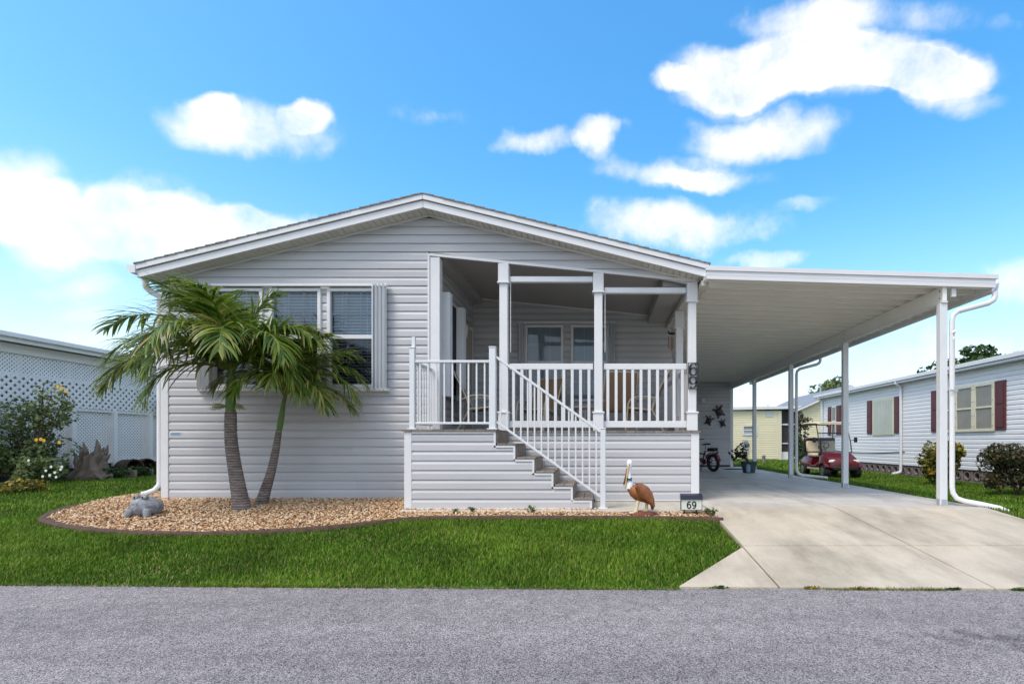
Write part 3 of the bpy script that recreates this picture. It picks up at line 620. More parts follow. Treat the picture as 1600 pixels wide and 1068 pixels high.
# --- roof
RX0, RX1, RXC, RZ = -6.68, 1.60, -2.54, 4.435
YR = 7.42; SL = 0.245
rz = lambda x: RZ-SL*abs(x-RXC)
def roof():
    m = MB(); rr = random.Random(5)
    for sgn in (-1, 1):
        ext = (RXC-RX0) if sgn < 0 else (RX1-RXC); n = 28; w = ext/n
        for i in range(n):
            a, b = i*w, (i+1)*w+0.02
            x0, x1 = RXC+sgn*a, RXC+sgn*b; t = 0.016
            yf = YR-0.042-rr.uniform(0, 0.008)
            za, zb = RZ-SL*a+0.004, RZ-SL*b+t
            m.add([(x0, yf, za), (x1, yf, zb), (x1, 18.6, zb), (x0, 18.6, za), (x0, yf, za-0.014), (x1, yf, zb-0.022), (x1, 18.6, zb-0.022), (x0, 18.6, za-0.014)],
                  [(0, 1, 2, 3), (7, 6, 5, 4), (0, 4, 5, 1), (1, 5, 6, 2), (2, 6, 7, 3), (3, 7, 4, 0)])
    r = m.build('roof', M['shingle'], house)
    for sgn in (-1, 1):
        xe = RX0 if sgn < 0 else RX1
        d = lambda x, dz: (x, 0, rz(x)+dz)
        # drip strip above, fascia board below, a shadow gap between
        for nm, a, b, y0, y1 in (('drip_board', -0.010, -0.080, YR-0.034, YR+0.03), ('fascia_board', -0.092, -0.192, YR-0.006, YR+0.03)):
            xs = [RXC+sgn*0.003, xe]
            if nm == 'fascia_board': xs = [RXC+sgn*0.003, RXC+sgn*2.35, xe] if sgn > 0 else [RXC+sgn*0.003, RXC-1.75, xe]
            for i in range(len(xs)-1):
                p, q = xs[i]+sgn*0.0015*(i > 0), xs[i+1]
                MB().prism([(p, rz(p)+a), (q, rz(q)+a), (q, rz(q)+b), (p, rz(p)+b)], 'y', y0, y1).build(nm, M['trim'], house)
        # soffit, vented panels
        m = MB(); n = 44; L_ = abs(xe-RXC)-0.02
        for i in range(n):
            a = RXC+sgn*(0.004+L_*i/n); b = RXC+sgn*(0.004+L_*(i+0.90)/n); z = -0.182
            m.add([(a, YR+.03, rz(a)+z), (b, YR+.03, rz(b)+z), (b, YF+.02, rz(b)+z), (a, YF+.02, rz(a)+z), (a, YR+.03, rz(a)+z+.012), (b, YR+.03, rz(b)+z+.012), (b, YF+.02, rz(b)+z+.012), (a, YF+.02, rz(a)+z+.012)],
                  [(0, 1, 2, 3), (7, 6, 5, 4), (0, 4, 5, 1), (1, 5, 6, 2), (2, 6, 7, 3), (3, 7, 4, 0)])
        p, q = RXC, xe; z = -0.166
        m.add([(p, YR+.03, rz(p)+z), (q, YR+.03, rz(q)+z), (q, YF+.05, rz(q)+z), (p, YF+.05, rz(p)+z)], [(0, 1, 2, 3)])
        m.build('soffit', M['soffit'], house)
        # channel where soffit meets the siding
        xa = RXC+sgn*0.003; xb = xe-sgn*0.12
        MB().prism([(xa, rz(xa)-.184), (xb, rz(xb)-.184), (xb, rz(xb)-.212), (xa, rz(xa)-.212)], 'y', YF-0.04, YF-0.018).build('rake_channel', M['trim'], house)
    # eaves, left gutter and downspout
    MB().box(1.502, RX1-.02, YR+.035, 18.5, 3.125, 3.2).build('eave_soffit', M['soffit'], house)
    MB().box(RX1-.019, RX1, YR+.035, 18.5, 3.21, rz(RX1)-.012).build('eave_board', M['trim'], house)
    MB().box(RX0-0.0, RX0+0.02, YR+.03, 18.5, rz(RX0)-0.19, rz(RX0)-0.012).build('eave_board', M['trim'], house)
    MB().box(RX0+0.021, HX0, YF+0.05, 18.5, rz(RX0)-0.19, rz(RX0)-0.18).build('eave_soffit', M['soffit'], house)
    gz0 = rz(RX0)-0.02
    MB().prism([(RX0-.001, gz0), (RX0-.001, gz0-.115), (RX0-.075, gz0-.115), (RX0-.125, gz0-.045), (RX0-.13, gz0), (RX0-.118, gz0), (RX0-.112, gz0-.04), (RX0-.07, gz0-.103), (RX0-.012, gz0-.103), (RX0-.012, gz0)], 'y', YR-0.005, 18.5).build('gutter', M['trim'], house)
    MB().prism([(RX0-.002, gz0-.002), (RX0-.002, gz0-.113), (RX0-.074, gz0-.113), (RX0-.123, gz0-.045), (RX0-.128, gz0-.002)], 'y', YR-0.040, YR-0.006).build('gutter_cap', M['trim'], house)
    zt = gz0-0.115
    pts = [(RX0-.06, 7.62, zt+.01), (RX0-.06, 7.62, zt-.09), (RX0-.05, 7.63, zt-.14), (RX0+.0, 7.66, zt-.20), (HX0-.062, 7.70, zt-.25), (HX0-.062, 7.71, zt-.32), (HX0-.062, 7.71, 0.26), (HX0-.065, 7.70, 0.2), (HX0-.10, 7.66, 0.13), (HX0-.18, 7.6, 0.085), (HX0-.22, 7.57, 0.08)]
    MB().tube(pts, 0.045, 10, flat=0.8).build('downspout', M['trim'], house, True)
roof()

# --- windows
mat('curtain', (0.42, 0.47, 0.54), 0.8, 0.08, 4)
def window(parent, x0, x1, z0, z1, y, glass_lo, glass_up, blinds=True, seed=0):
    """double hung window facing -Y at wall plane y"""
    fr = MB(); t = 0.05
    for a, b, c, d in ((x0, x1, z1-t, z1), (x0, x1, z0, z0+t), (x0, x0+t, z0+t, z1-t), (x1-t, x1, z0+t, z1-t)):
        fr.box(a, b, y-0.045, y+0.05, c, d, 0.004)
    w = fr.build('window', M['trim'], parent)
    zm = (z0+z1)/2+0.02
    MB().box(x0+t, x1-t, y-0.015, y+0.045, zm-0.03, zm+0.03, 0.004).build('meeting_rail', M['trim'], w)
    for (a, b, gy, gm) in ((zm+.03, z1-t, y+0.0, glass_up), (z0+t, zm-.03, y+0.022, glass_lo)):
        MB().box(x0+t, x1-t, gy, gy+0.004, a, b).build('pane', gm, w)
        wd = (x1-x0-2*t)
        for i in (1, 2):
            xx = x0+t+wd*i/3; MB().box(xx-.006, xx+.006, gy+0.005, gy+0.012, a, b).build('muntin', M['trim'], w)
        zz = (a+b)/2; MB().box(x0+t, x1-t, gy+0.0055, gy+0.0115, zz-.006, zz+.006).build('muntin', M['trim'], w)
    if blinds == 'curtain':
        m = MB(); n = 40; zc = z0+(z1-z0)*.72
        pr = [(x0+.03+(x1-x0-.06)*i/n, y+.075+.012*math.sin(i*1.3)) for i in range(n+1)]
        m.add([(a, b, z0+.03) for a, b in pr]+[(a, b, zc) for a, b in pr], [(i, i+1, n+2+i, n+1+i) for i in range(n)]); m.build('curtain', M['curtain'], w)
    elif blinds:
        m = MB(); z = z0+t+0.02
        while z < z1-t:
            e = .015 if z < zm else .0222  # upper slats closed further, standing in for the sky's reflection
            m.add([(x0+t+.005, y+.052, z-e), (x1-t-.005, y+.052, z-e), (x1-t-.005, y+.080, z+e), (x0+t+.005, y+.080, z+e)], [(0, 1, 2, 3)]); z += 0.046
        for q in (.25, .75):
            xx = x0+(x1-x0)*q; m.box(xx-.004, xx+.004, y+.050, y+.051, z0+t, z1-t)
        m.build('blind', M['blind'], w, kind='stuff')
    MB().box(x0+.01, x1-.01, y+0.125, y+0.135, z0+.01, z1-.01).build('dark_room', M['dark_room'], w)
    return w
for i, (a, b) in enumerate(WINS): window(house, a, b, WZ0, WZ1, YF-0.005, M['glass_dark'], M['glass'], seed=i)
def shutter_stack(parent, pts_fn, z0, z1, n=5, d=0.03):
    """folded accordion storm shutter: n zig-zag blades; pts_fn(i, s) gives plan coordinates"""
    m = MB()
    for i in range(n):
        (xa, ya), (xb, yb) = pts_fn(i, 0), pts_fn(i, 1); m.prism([(xa, ya), (xb, yb), (xb+0.004, yb+.001), (xa+0.004, ya+.001)], 'z', z0, z1)
    return m.build('storm_shutter', M['alu'], parent)
x0 = WINS[2][1]-0.035
shutter_stack(house, lambda i, s: (x0+0.028*i+(0.028 if s else 0), YF-0.05-(0.085 if (i+s) % 2 else 0)), WZ0-.03, WZ1+.045, 7)
MB().box(x0-0.012, x0, YF-.14, YF-.046, WZ0-.03, WZ1+.04).build('shutter_edge', M['alu'], house)
x0l = WINS[0][0]-0.17
shutter_stack(house, lambda i, s: (x0l+0.028*i+(0.028 if s else 0), YF-0.05-(0.085 if (i+s) % 2 else 0)), WZ0-.03, WZ1+.045, 7)
MB().box(x0l-.01, x0+0.21, YF-.10, YF-.05, WZ1+0.012, WZ1+0.05, 0.004).build('shutter_track', M['trim'], house)
MB().box(x0l-.01, x0+0.21, YF-.10, YF-.05, WZ0-0.055, WZ0-0.012, 0.004).build('shutter_track', M['trim'], house)
MB().box(x0l-.02, x0+0.22, YF-.045, YF-.018, WZ0-0.06, WZ0-0.005).build('window_sill', M['trim'], house)

# --- porch recess
YB = 10.28; DZ = 1.015
def porch():
    # back wall and left wall boards
    k = 0
    cz = lambda x: 3.745-0.0985*(x-HXC)
    while 1.03+k*CH < 3.74:
        z0 = 1.03+k*CH; z1 = min(z0+CH, 3.74); k += 1
        xr = lambda z: min(HX1-.02, HXC+(3.745-z)/0.0985)
        r0, r1 = xr(z0), xr(z1)
        wx0, wx1, wx2, wx3 = -1.47, -0.70, -0.55, 0.20
        sg = [(HXC, HXC, r0, r1)]
        if z1 > 1.70 and z0 < 3.15: sg = [(HXC, HXC, wx0+.02, wx0+.02), (wx1-.02, wx1-.02, wx2+.02, wx2+.02), (wx3-.02, wx3-.02, r0, r1)]
        for s in sg: board(house, M['siding'], (0, YB, 0), (1, 0, 0), (0, -1, 0), z0, z1-z0, *s)
        sg = [(YF+.12, YF+.12, YB-.02, YB-.02)]
        if z1 > 1.66 and z0 < 3.15: sg = [(YF+.12, YF+.12, 8.12, 8.12), (9.06, 9.06, 9.46, 9.46), (10.16, 10.16, YB-.02, YB-.02)]
        elif z0 < 3.05: sg = [(YF+.12, YF+.12, 9.46, 9.46), (10.16, 10.16, YB-.02, YB-.02)]
        for s in sg: board(house, M['siding'], (HXC, 0, 0), (0, 1, 0), (1, 0, 0), z0, z1-z0, *s)
    # ceiling
    def cp(x, y, dz=0): return (x, y, cz(x)+dz)
    A, B = HXC, 0.98
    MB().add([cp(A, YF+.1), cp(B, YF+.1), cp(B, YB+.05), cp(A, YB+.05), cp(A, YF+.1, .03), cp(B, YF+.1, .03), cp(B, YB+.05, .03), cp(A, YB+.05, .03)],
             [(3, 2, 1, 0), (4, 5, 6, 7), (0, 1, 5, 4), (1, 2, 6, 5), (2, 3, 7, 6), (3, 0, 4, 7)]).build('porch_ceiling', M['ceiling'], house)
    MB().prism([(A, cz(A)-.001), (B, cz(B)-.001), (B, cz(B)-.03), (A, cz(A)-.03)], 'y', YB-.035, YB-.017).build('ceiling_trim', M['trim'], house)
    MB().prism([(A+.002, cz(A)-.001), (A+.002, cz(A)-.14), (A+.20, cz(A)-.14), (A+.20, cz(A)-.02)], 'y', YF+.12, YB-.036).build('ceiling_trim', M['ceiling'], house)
    # header over the opening
    a, b = HXC, HX1
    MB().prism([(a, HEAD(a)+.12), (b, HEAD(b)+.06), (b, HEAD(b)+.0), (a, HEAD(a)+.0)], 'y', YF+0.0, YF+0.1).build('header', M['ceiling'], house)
    MB().prism([(a-.03, HEAD(a)+.022), (b, HEAD(b)+.022), (b, HEAD(b)-.014), (a-.03, HEAD(a)-.014)], 'y', YF-0.03, YF-0.001).build('header_trim', M['trim'], house)
    MB().box(HXC-.03, HXC+0.0, YF-.03, YF+.05, 0.98, HEAD(HXC)-.016).build('opening_trim', M['trim'], house)
    MB().box(HXC+.004, HXC+.15, YF-.02, YF+.12, DZ+.012, HEAD(HXC+.15)-.016, .006).build('half_column', M['trim'], house)
    # right side beam and eave end
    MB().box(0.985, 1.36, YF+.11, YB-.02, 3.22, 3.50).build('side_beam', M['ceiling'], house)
    MB().box(1.365, 1.50, YF+.11, YB-.02, 3.12, 3.30).build('side_beam', M['soffit'], house)
    # windows in the back wall, with storm shutters
    window(house, -1.47, -0.70, 1.66, 3.19, YB-.005, M['glass'], M['glass'], 'curtain', seed=8)
    window(house, -0.55, 0.20, 1.66, 3.19, YB-.005, M['glass'], M['glass'], 'curtain', seed=9)
    for x in (-1.60, 0.18): shutter_stack(house, lambda i, s, x=x: (x+0.028*i+(0.028 if s else 0), YB-0.05-(0.08 if (i+s) % 2 else 0)), 1.6, 3.24, 5)
    MB().box(-1.62, 0.34, YB-.1, YB-.05, 3.21, 3.25).build('shutter_track', M['trim'], house)
    # left wall: window with two folded shutters, door, lantern
    w = MB().box(HXC-.02, HXC+.04, 8.10, 9.08, 1.6, 3.24).build('side_window', M['trim'], house)
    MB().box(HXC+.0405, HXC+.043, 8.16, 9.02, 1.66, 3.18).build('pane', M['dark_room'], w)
    MB().box(HXC+.044, HXC+.06, 8.57, 8.61, 1.66, 3.18).build('mullion', M['trim'], w)
    for y, d in ((8.02, .17), (8.94, .15)):
        m = MB()
        for i in range(6):
            ya, yb = y+.03*i, y+.03*(i+1); xa, xb = (HXC+.05, HXC+d+.03) if i % 2 == 0 else (HXC+d+.03, HXC+.05)
            m.prism([(xa, ya), (xb, yb), (xb, yb+.005), (xa, ya+.005)], 'z', 1.57, 3.20)
        m.build('storm_shutter', M['alu'], house)
    d = MB().box(HXC-.02, HXC+.03, 9.48, 10.14, DZ+.02, 3.04).build('door', M['door'], house)
    MB().box(HXC-.02, HXC+.04, 9.40, 9.479, DZ+.02, 3.12).build('door_frame', M['trim'], d)
    MB().box(HXC-.02, HXC+.04, 10.141, 10.2, DZ+.02, 3.12).build('door_frame', M['trim'], d)
    MB().box(HXC+.03, HXC+.07, 9.56, 9.6, 2.0, 2.04).build('door_handle', M['chrome'], d)
    l = MB().box(HXC+.018, HXC+.05, 9.28, 9.36, 2.80, 2.98).build('lantern', M['black_metal'], house)
    MB().lathe([(.03, 2.74), (.05, 2.9), (.045, 2.95), (.01, 3.0)], (HXC+.11, 9.32, 0), 8).build('lamp_glass', M['lamp_glass'], l)
porch()
# --- columns
def column(x, y, z0, z1, w=0.125, up=0.29, name='porch_column'):
    m = MB(); W2 = w/2+.018
    c = MB().box(x-w/2, x+w/2, y-w/2, y+w/2, z0, z1, .008).build(name, M['trim'], house)
    MB().box(x-W2, x+W2, y-W2, y+W2, z1-up, z1+.0, .01).build('capital', M['trim'], c)
    MB().box(x-W2-.012, x+W2+.012, y-W2-.012, y+W2+.012, z1-up-.012, z1-up+.012, .006).build('collar', M['trim'], c)
    MB().box(x-W2, x+W2, y-W2, y+W2, z0, z0+.27, .01).build('pedestal', M['trim'], c)
    MB().box(x-W2-.012, x+W2+.012, y-W2-.012, y+W2+.012, z0+.262, z0+.29, .006).build('collar', M['trim'], c)
    return c
CX = [(787-PX)/F*YF, 0.0, (1081.5-PX)/F*YF]; CY = YF+.045
for x in CX: column(x, CY, DZ, HEAD(x)-.016)
column(1.405, 8.92, DZ, 3.119)
# roll-up screen housings between the columns
for i, (a, b, z) in enumerate(((CX[0], CX[1], 3.30), (CX[1], CX[2], 3.135))):
    m = MB().box(a+.085, b-.083, CY-.03, CY+.05, z-.045, z+.045, .012).build('screen_housing', M['alu'], house)
    for xx in (a+.075, b-.075):
        MB().box(xx-.009, xx+.009, CY-.035, CY+.055, z-.06, z+.06, .004).build('end_bracket', M['trim'], m)
    MB().tube([(a+.10, CY-.02, z-.05), (a+.10, CY-.02, 2.2)], .006, 5).build('pull_cord', M['trim'], m)
# --- vinyl porch railing
def rail_run(p, q, n, name='porch_railing', label=None, post=0.08):
    p = Vector(p); q = Vector(q); d = (q-p).normalized()
    a, b = p+d*post, q-d*post
    r = MB().beam(a+Vector((0, 0, 1.985)), b+Vector((0, 0, 1.985)), .05, .09, b=.006).build(name, M['trim'], house)
    MB().beam(a+Vector((0, 0, 1.115)), b+Vector((0, 0, 1.115)), .045, .10, b=.006).build('bottom_rail', M['trim'], r)
    for i in range(n):
        c = a+(b-a)*((i+.5)/n); w = .021
        MB().box(c.x-w, c.x+w, c.y-w, c.y+w, 1.16, 1.945).build('baluster', M['trim'], r)
rail_run((CX[0], CY, 0), (CX[1], CY, 0), 10); rail_run((CX[1], CY, 0), (CX[2], CY, 0), 10)
rail_run((1.405, CY, 0), (1.405, 8.92, 0), 8); rail_run((1.405, 8.92, 0), (1.405, YB, 0), 9)
# --- porch floor, skirt below it
for i in range(29):
    a = HXC+.02+i*.1395; MB().box(a, a+.133, YF-.05, YB-.02, DZ-.028, DZ).build('deck_plank', M['deck'], house)
MB().box(-1.42, HX1-.0, YF-.024, YF-.002, DZ-.058, DZ-.031).build('skirt_cap', M['trim'], house)
k = 0
for k in range(8):
    z0 = -.012+k*CH; h = min(CH, DZ-.06-z0)
    if h > .02: board(house, M['siding'], (0, YF, 0), (1, 0, 0), (0, -1, 0), z0, h, -1.42, -1.42, HX1-.115, HX1-.115)
MB().box(HX1-.112, HX1+.012, YF-.026, YF+.08, -.03, DZ-.032, .006).build('corner_trim', M['trim'], house)
MB().box(-0.05, HX1-.114, YF-.024, YF-.0, -.036, -.013).build('starter_strip', M['trim'], house)
MB().box(HX1-.10, HX1-.005, YF+.085, YB, -.05, DZ-.032).build('skirt_side', M['siding'], house)
s = MB().box(-2.60, 1.455, 6.64, YF-.03, -.35, -.042, .01).build('concrete_pad', M['concrete_base']); struct(s)

# ================================================================== landing and stairs
YS = 6.82
st = thing('porch_stairs', 'grey sided landing and wooden stairs with thin white metal railing before the porch', 'stairs', (-1.4, 7.2, -0.05))
SX = [-1.376, -1.117, -0.864, -0.610, -0.353, -0.097]
SZ = [0.985, 0.800, 0.617, 0.434, 0.254, 0.074]
def stairs():
    XL = -2.58
    # front skirt boards follow the stepped profile
    k = 0
    for k in range(9):
        z0 = -.03+k*CH; z1 = z0+CH
        if z0 > SZ[0]-.02: break
        z1 = min(z1, SZ[0]-.02)
        xr = SX[0]
        for x, z in zip(SX, SZ):
            if z >= z1-.035: xr = x
        board(st, M['siding'], (0, YS, 0), (1, 0, 0), (0, -1, 0), z0, z1-z0, XL+.10, XL+.10, xr-.012, xr-.012)
        # the rest of a course that a step cuts in two
        for i in range(5):
            if SX[i] >= xr-.001 and SZ[i+1] > z0+.01 and SZ[i+1] < z1-.035+1e-6 and SX[i+1] > xr:
                zt = SZ[i+1]-.02
                if zt-z0 > .02: board(st, M['siding'], (0, YS+.001, 0), (1, 0, 0), (0, -1, 0), z0, zt-z0, xr-.01, xr-.01, SX[i+1]-.012, SX[i+1]-.012)
    MB().box(XL, XL+.10, YS-.026, YS+.06, -.05, SZ[0]+.0, .006).build('corner_trim', M['trim'], st)
    MB().box(XL, XL+.012, YS+.062, YF-.03, -.05, SZ[0]).build('side_skirt', M['siding'], st)
    MB().box(XL+.102, SX[5]+.012, YS-.026, YS-.002, -.05, -.028).build('starter_strip', M['trim'], st)
    # stepped white trim
    m = MB(); t = .026
    m.box(XL+.101, SX[0]+.012, YS-.03, YS-.0, SZ[0]-.026, SZ[0])
    for i in range(6):
        zb = SZ[i+1] if i < 5 else -.028
        m.box(SX[i]-.013, SX[i]+.013, YS-.031, YS-.001, zb-(.0 if i < 5 else 0)+.0, SZ[i]-.0265)
        if i < 5: m.box(SX[i]+.0135, SX[i+1]+.013, YS-.03, YS-.0, SZ[i+1]-.026, SZ[i+1])
    m.build('stepped_trim', M['trim'], st)
    # landing planks
    n = 9; w = (SX[0]+.03-(XL-.03))/n
    for i in range(n): MB().box(XL-.03+i*w, XL-.03+i*w+w-.007, YS-.045, YF-.052, DZ-.028, DZ).build('deck_plank', M['deck'], st)
    # treads: two planks each, and risers
    for i in range(6):
        x0 = SX[i]+.014; zt = SZ[i+1]+.03 if i < 5 else None
        zt0 = SZ[i]+.0
        zr0 = SZ[i+1]+.031 if i < 5 else -.05
        MB().box(SX[i]+.014, SX[i]+.032, YS+.0, YF-.045, zr0, SZ[i]+(.0 if i else -.0)).build('riser', M['deck'], st)
        if i < 5:
            for j in range(2):
                a = SX[i]+.0325+j*.128; MB().box(a, a+.122, YS-.035, YF-.05, SZ[i+1]+.001, SZ[i+1]+.03, .004).build('tread', M['deck'], st)
    # stringer body so that nothing is hollow behind the skirt
    poly = [(XL+.02, -.05), (SX[5], -.05)]
    for i in range(5, -1, -1): poly += [(SX[i], SZ[i]-.0), (SX[i-1], SZ[i]-.0)] if i else [(SX[0], SZ[0]-.03)]
    poly += [(XL+.02, SZ[0]-.03)]
    MB().prism(poly, 'y', YS+.02, YF-.06).build('frame', M['deck'], st)
    # metal railing
    yr = YS+.045
    def post(x, y, z0, z1, w=.048, cap=True):
        p = MB().box(x-w, x+w, y-w, y+w, z0, z1, .006).build('rail_post', M['alu'], st)
        MB().box(x-w-.028, x+w+.028, y-w-.012, y+w+.028, z0, z0+.014, .004).build('base_plate', M['alu'], p)
        MB().box(x-w-.006, x+w+.006, y-w-.006, y+w+.006, z1, z1+.016, .006).build('post_cap', M['alu'], p)
        return p
    xa, xb = -2.49, -1.415
    p1 = post(xa, yr, DZ, 2.10, .035); MB().box(xa-.012, xa+.034, yr-.01, yr+.03, 2.117, 2.255, .004).build('post_extension', M['alu'], p1)
    post(xb, yr, DZ, 2.105, .044)
    xe = 0.062; post(xe, yr, -.042, 1.02, .035)
    def run(pa, pb, za, zb, n, t=.013):
        """rails from plan point pa to pb; za, zb = (bottom, top) heights at the two ends"""
        pa = Vector(pa); pb = Vector(pb)
        r = MB().beam((pa.x, pa.y, za[1]), (pb.x, pb.y, zb[1]), .045, .034, b=.005).build('handrail', M['alu'], st)
        MB().beam((pa.x, pa.y, za[0]), (pb.x, pb.y, zb[0]), .036, .03, b=.004).build('bottom_rail', M['alu'], r)
        for i in range(n):
            f = (i+.6)/(n+.2); c = pa+(pb-pa)*f; z0 = za[0]+(zb[0]-za[0])*f; z1 = za[1]+(zb[1]-za[1])*f
            MB().box(c.x-t*.75, c.x+t*.75, c.y-t*.75, c.y+t*.75, z0+.01, z1-.012).build('baluster', M['alu'], r)
    run((xa+.036, yr), (xb-.045, yr), (1.10, 1.925), (1.10, 1.925), 9)
    run((xa, yr+.036), (xa, YF-.04), (1.10, 1.925), (1.10, 1.925), 7)
    run((xb+.045, yr), (xe-.036, yr), (1.12, 1.985), (0.115, 0.985), 15)
stairs()
# ================================================================== carport
cp_ = thing('carport', 'white aluminium carport roof on slim posts beside the house', 'carport', (4.83, 7.2, -0.05))
KX = 4.83; KY0, KY1 = 7.1, 18.6; KXL, KXR = 1.52, 5.48
kz = lambda x: 3.115-0.030*(x-KXL)          # underside
def carport():
    # roof pans, each 0.3 m wide, with a raised seam on the underside
    n = 38; w = (KY1-KY0-.04)/n
    for i in range(n):
        y0 = KY0+.04+i*w; y1 = y0+w-.002; m = MB()
        xl = KXL if y0 < 7.4 else 1.605
        prof = [(y0, -.012), (y0+.038, -.012), (y0+.042, .055), (y0+w*.5-.02, .055), (y0+w*.5-.012, .03), (y0+w*.5+.012, .03), (y0+w*.5+.02, .055), (y1-.03, .055), (y1-.018, .055), (y1, .08), (y1, .1), (y0, .1)]
        m.add([(xl, y, kz(xl)+z) for y, z in prof]+[(KXR, y, kz(KXR)+z) for y, z in prof],
              [tuple(range(12)), tuple(range(23, 11, -1))]+[(a, 12+a, 12+(a+1) % 12, (a+1) % 12) for a in range(12)])
        m.build('roof_panel', M['pan'], cp_)
    # front fascia in two steps
    xl, xr = KXL-.03, KXR+.02
    MB().prism([(xl, kz(xl)+.165), (xr+.03, kz(xr)+.165), (xr+.03, kz(xr)+.105), (xl, kz(xl)+.105)], 'y', KY0-.03, KY0+.035).build('fascia_cap', M['trim'], cp_)
    MB().prism([(xl+.01, kz(xl)+.104), (xr, kz(xr)+.104), (xr, kz(xr)-.012), (xl+.01, kz(xl)-.012)], 'y', KY0-.012, KY0+.03).build('fascia_board', M['trim'], cp_)
    MB().prism([(xl+.011, kz(xl)+.05), (xr-.001, kz(xr)+.05), (xr-.001, kz(xr)+.044), (xl+.011, kz(xl)+.044)], 'y', KY0-.0145, KY0-.0125).build('fascia_rib', M['alu'], cp_)
    # beam with flanges
    zb = kz(KX)-.002
    b = MB().box(KX-.03, KX+.03, KY0+.036, KY1, zb-.205, zb, .004).build('beam', M['pan'], cp_)
    MB().box(KX-.045, KX+.045, KY0+.037, KY1, zb-.225, zb-.2055).build('flange', M['trim'], b)
    # gutter on the outer edge
    g0 = kz(KXR)+.07
    MB().prism([(KXR+.001, g0), (KXR+.001, g0-.13), (KXR+.08, g0-.13), (KXR+.11, g0-.03), (KXR+.11, g0), (KXR+.10, g0), (KXR+.098, g0-.03), (KXR+.072, g0-.12), (KXR+.011, g0-.12), (KXR+.011, g0)], 'y', KY0+.036, KY1).build('gutter', M['trim'], cp_)
    zp = gz(KX, 9)+.012
    for j, y in enumerate((7.2, 10.03, 12.85, 15.85)):
        w = .052
        p = MB().box(KX-w, KX+w, y-.045, y+.045, zp, zb-.226, .005).build('post', M['alu'], cp_)
        MB().box(KX-w-.004, KX-w-.0005, y-.03, y+.03, zp, zp+.09).build('bracket', M['meter'], p)
        MB().box(KX-.035, KX+.035, y-.05, y-.0455, zp, zp+.085).build('bracket', M['meter'], p)
        for q in (zb-.05, zb-.15): MB().lathe([(.009, -.006), (.009, 0)], (KX-.0305, y-.0, q), 6, 'x').build('bolt', M['black_metal'], p)
    MB().box(KX+.10, KX+.16, KY0+.04, KY0+.07, zb-.14, zb-.0).build('hanger_tab', M['trim'], cp_)
    def spout(y, xo, out):
        zt = g0-.13; pts = [(KXR+.05, y-.02, zt+.01), (KXR+.05, y-.02, zt-.06), (KXR+.03, y-.02, zt-.11), (KXR-.03, y-.01, zt-.15), (KX+.2, y+.0, zt-.26), (KX+.13, y, zt-.32), (KX+.115, y, zt-.40), (KX+.115, y, .22), (KX+.12, y-.01, .14), (KX+.16, y-.03, .065), (KX+.24, y-.06, .03)]+out
        d = MB().tube(pts, .037, 10, flat=.85).build('downspout', M['trim'], cp_, True)
        return d
    d = spout(7.16, 0, [(KX+.42, 7.02, -.005), (KX+.58, 6.9, -.045), (KX+.66, 6.84, -.09)])
    MB().tube([(KX+.1, 7.08, 2.35), (KX+.08, 7.06, 2.39), (KX+.06, 7.06, 2.36), (KX+.08, 7.06, 2.30), (KX+.06, 7.06, 2.26)], .009, 6).build('hook', M['chrome'], d)
    MB().box(KX+.055, KX+.165, 7.105, 7.112, 1.55, 1.575).build('strap', M['meter'], d)
    spout(12.78, 0, [(KX+.45, 12.6, .01), (KX+.75, 12.45, -.02)])
carport()
# ================================================================== storage shed at the end of the carport
YSH = 18.6
shed = thing('storage_shed', 'grey sided storage shed closing the far end of the carport', 'shed', (3.2, 18.6, -0.05))
m = MB(); z = -.03
while z < 3.05:
    board_geo(m, (0, YSH, 0), (1, 0, 0), (0, -1, 0), z, min(CH, 3.10-z), 1.52, 1.52, KX-.05, KX-.05); z += CH
m.build('siding', M['siding'], shed, kind='stuff')
MB().box(1.55, KX+.02, YSH+.02, 22, -.05, 3.08).build('wall', M['siding'], shed)
MB().box(KX-.05, KX+.06, YSH-.03, YSH+.05, -.05, 2.86, .006).build('corner_trim', M['trim'], shed)
MB().box(1.6, KX-.06, YSH-.05, YSH-.018, -.038, .03).build('sill', M['gap_dark'], shed)
MB().box(3.74, 3.86, YSH-.08, YSH-.02, 2.28, 2.44, .01).build('wall_light', M['trim'], shed)
# turtle ornaments
def turtle(px, py, size, ang, label):
    c = at(px, py, YSH-.035); t = thing('turtle_ornament', label, 'ornament', (c.x, c.y, c.z), 'metal turtles on the shed wall', rz=0.0001)
    def T(x, z): a = R(ang); return (x*math.cos(a)-z*math.sin(a), x*math.sin(a)+z*math.cos(a))
    s = size/2; m = MB(); rs = []
    for r, d in ((1.0, 0), (.9, -.035), (.6, -.06), (.2, -.07)):
        rs.append([(T(.62*s*r*math.cos(k*.5236), .74*s*r*math.sin(k*.5236))[0], d, T(.62*s*r*math.cos(k*.5236), .74*s*r*math.sin(k*.5236))[1]) for k in range(12)])
    m.rings(rs); m.build('shell', M['bronze'], t)
    m = MB().ball((T(0, s*.98)[0], -.02, T(0, s*.98)[1]), s*.2, 8, 6, (.8, .5, 1.2)); m.build('head', M['bronze'], t)
    for (x, z, dx, dz) in ((-.45, .45, -.6, .35), (.45, .45, .6, .35), (-.4, -.5, -.35, -.4), (.4, -.5, .35, -.4)):
        a = T(x*s, z*s); b = T((x+dx*.6)*s, (z+dz)*s); c2 = T((x+dx)*s, (z+dz*.7)*s)
        MB().tube([(a[0], -.012, a[1]), (b[0], -.012, b[1]), (c2[0], -.012, c2[1])], [s*.17, s*.16, s*.04], 6, flat=.4).build('flipper', M['bronze'], t)
turtle(1123.8, 643, .43, 25, 'largest and topmost of the three dark metal turtles on the shed wall')
turtle(1107.4, 657, .34, -20, 'dark metal turtle at the lower left of the shed wall group')
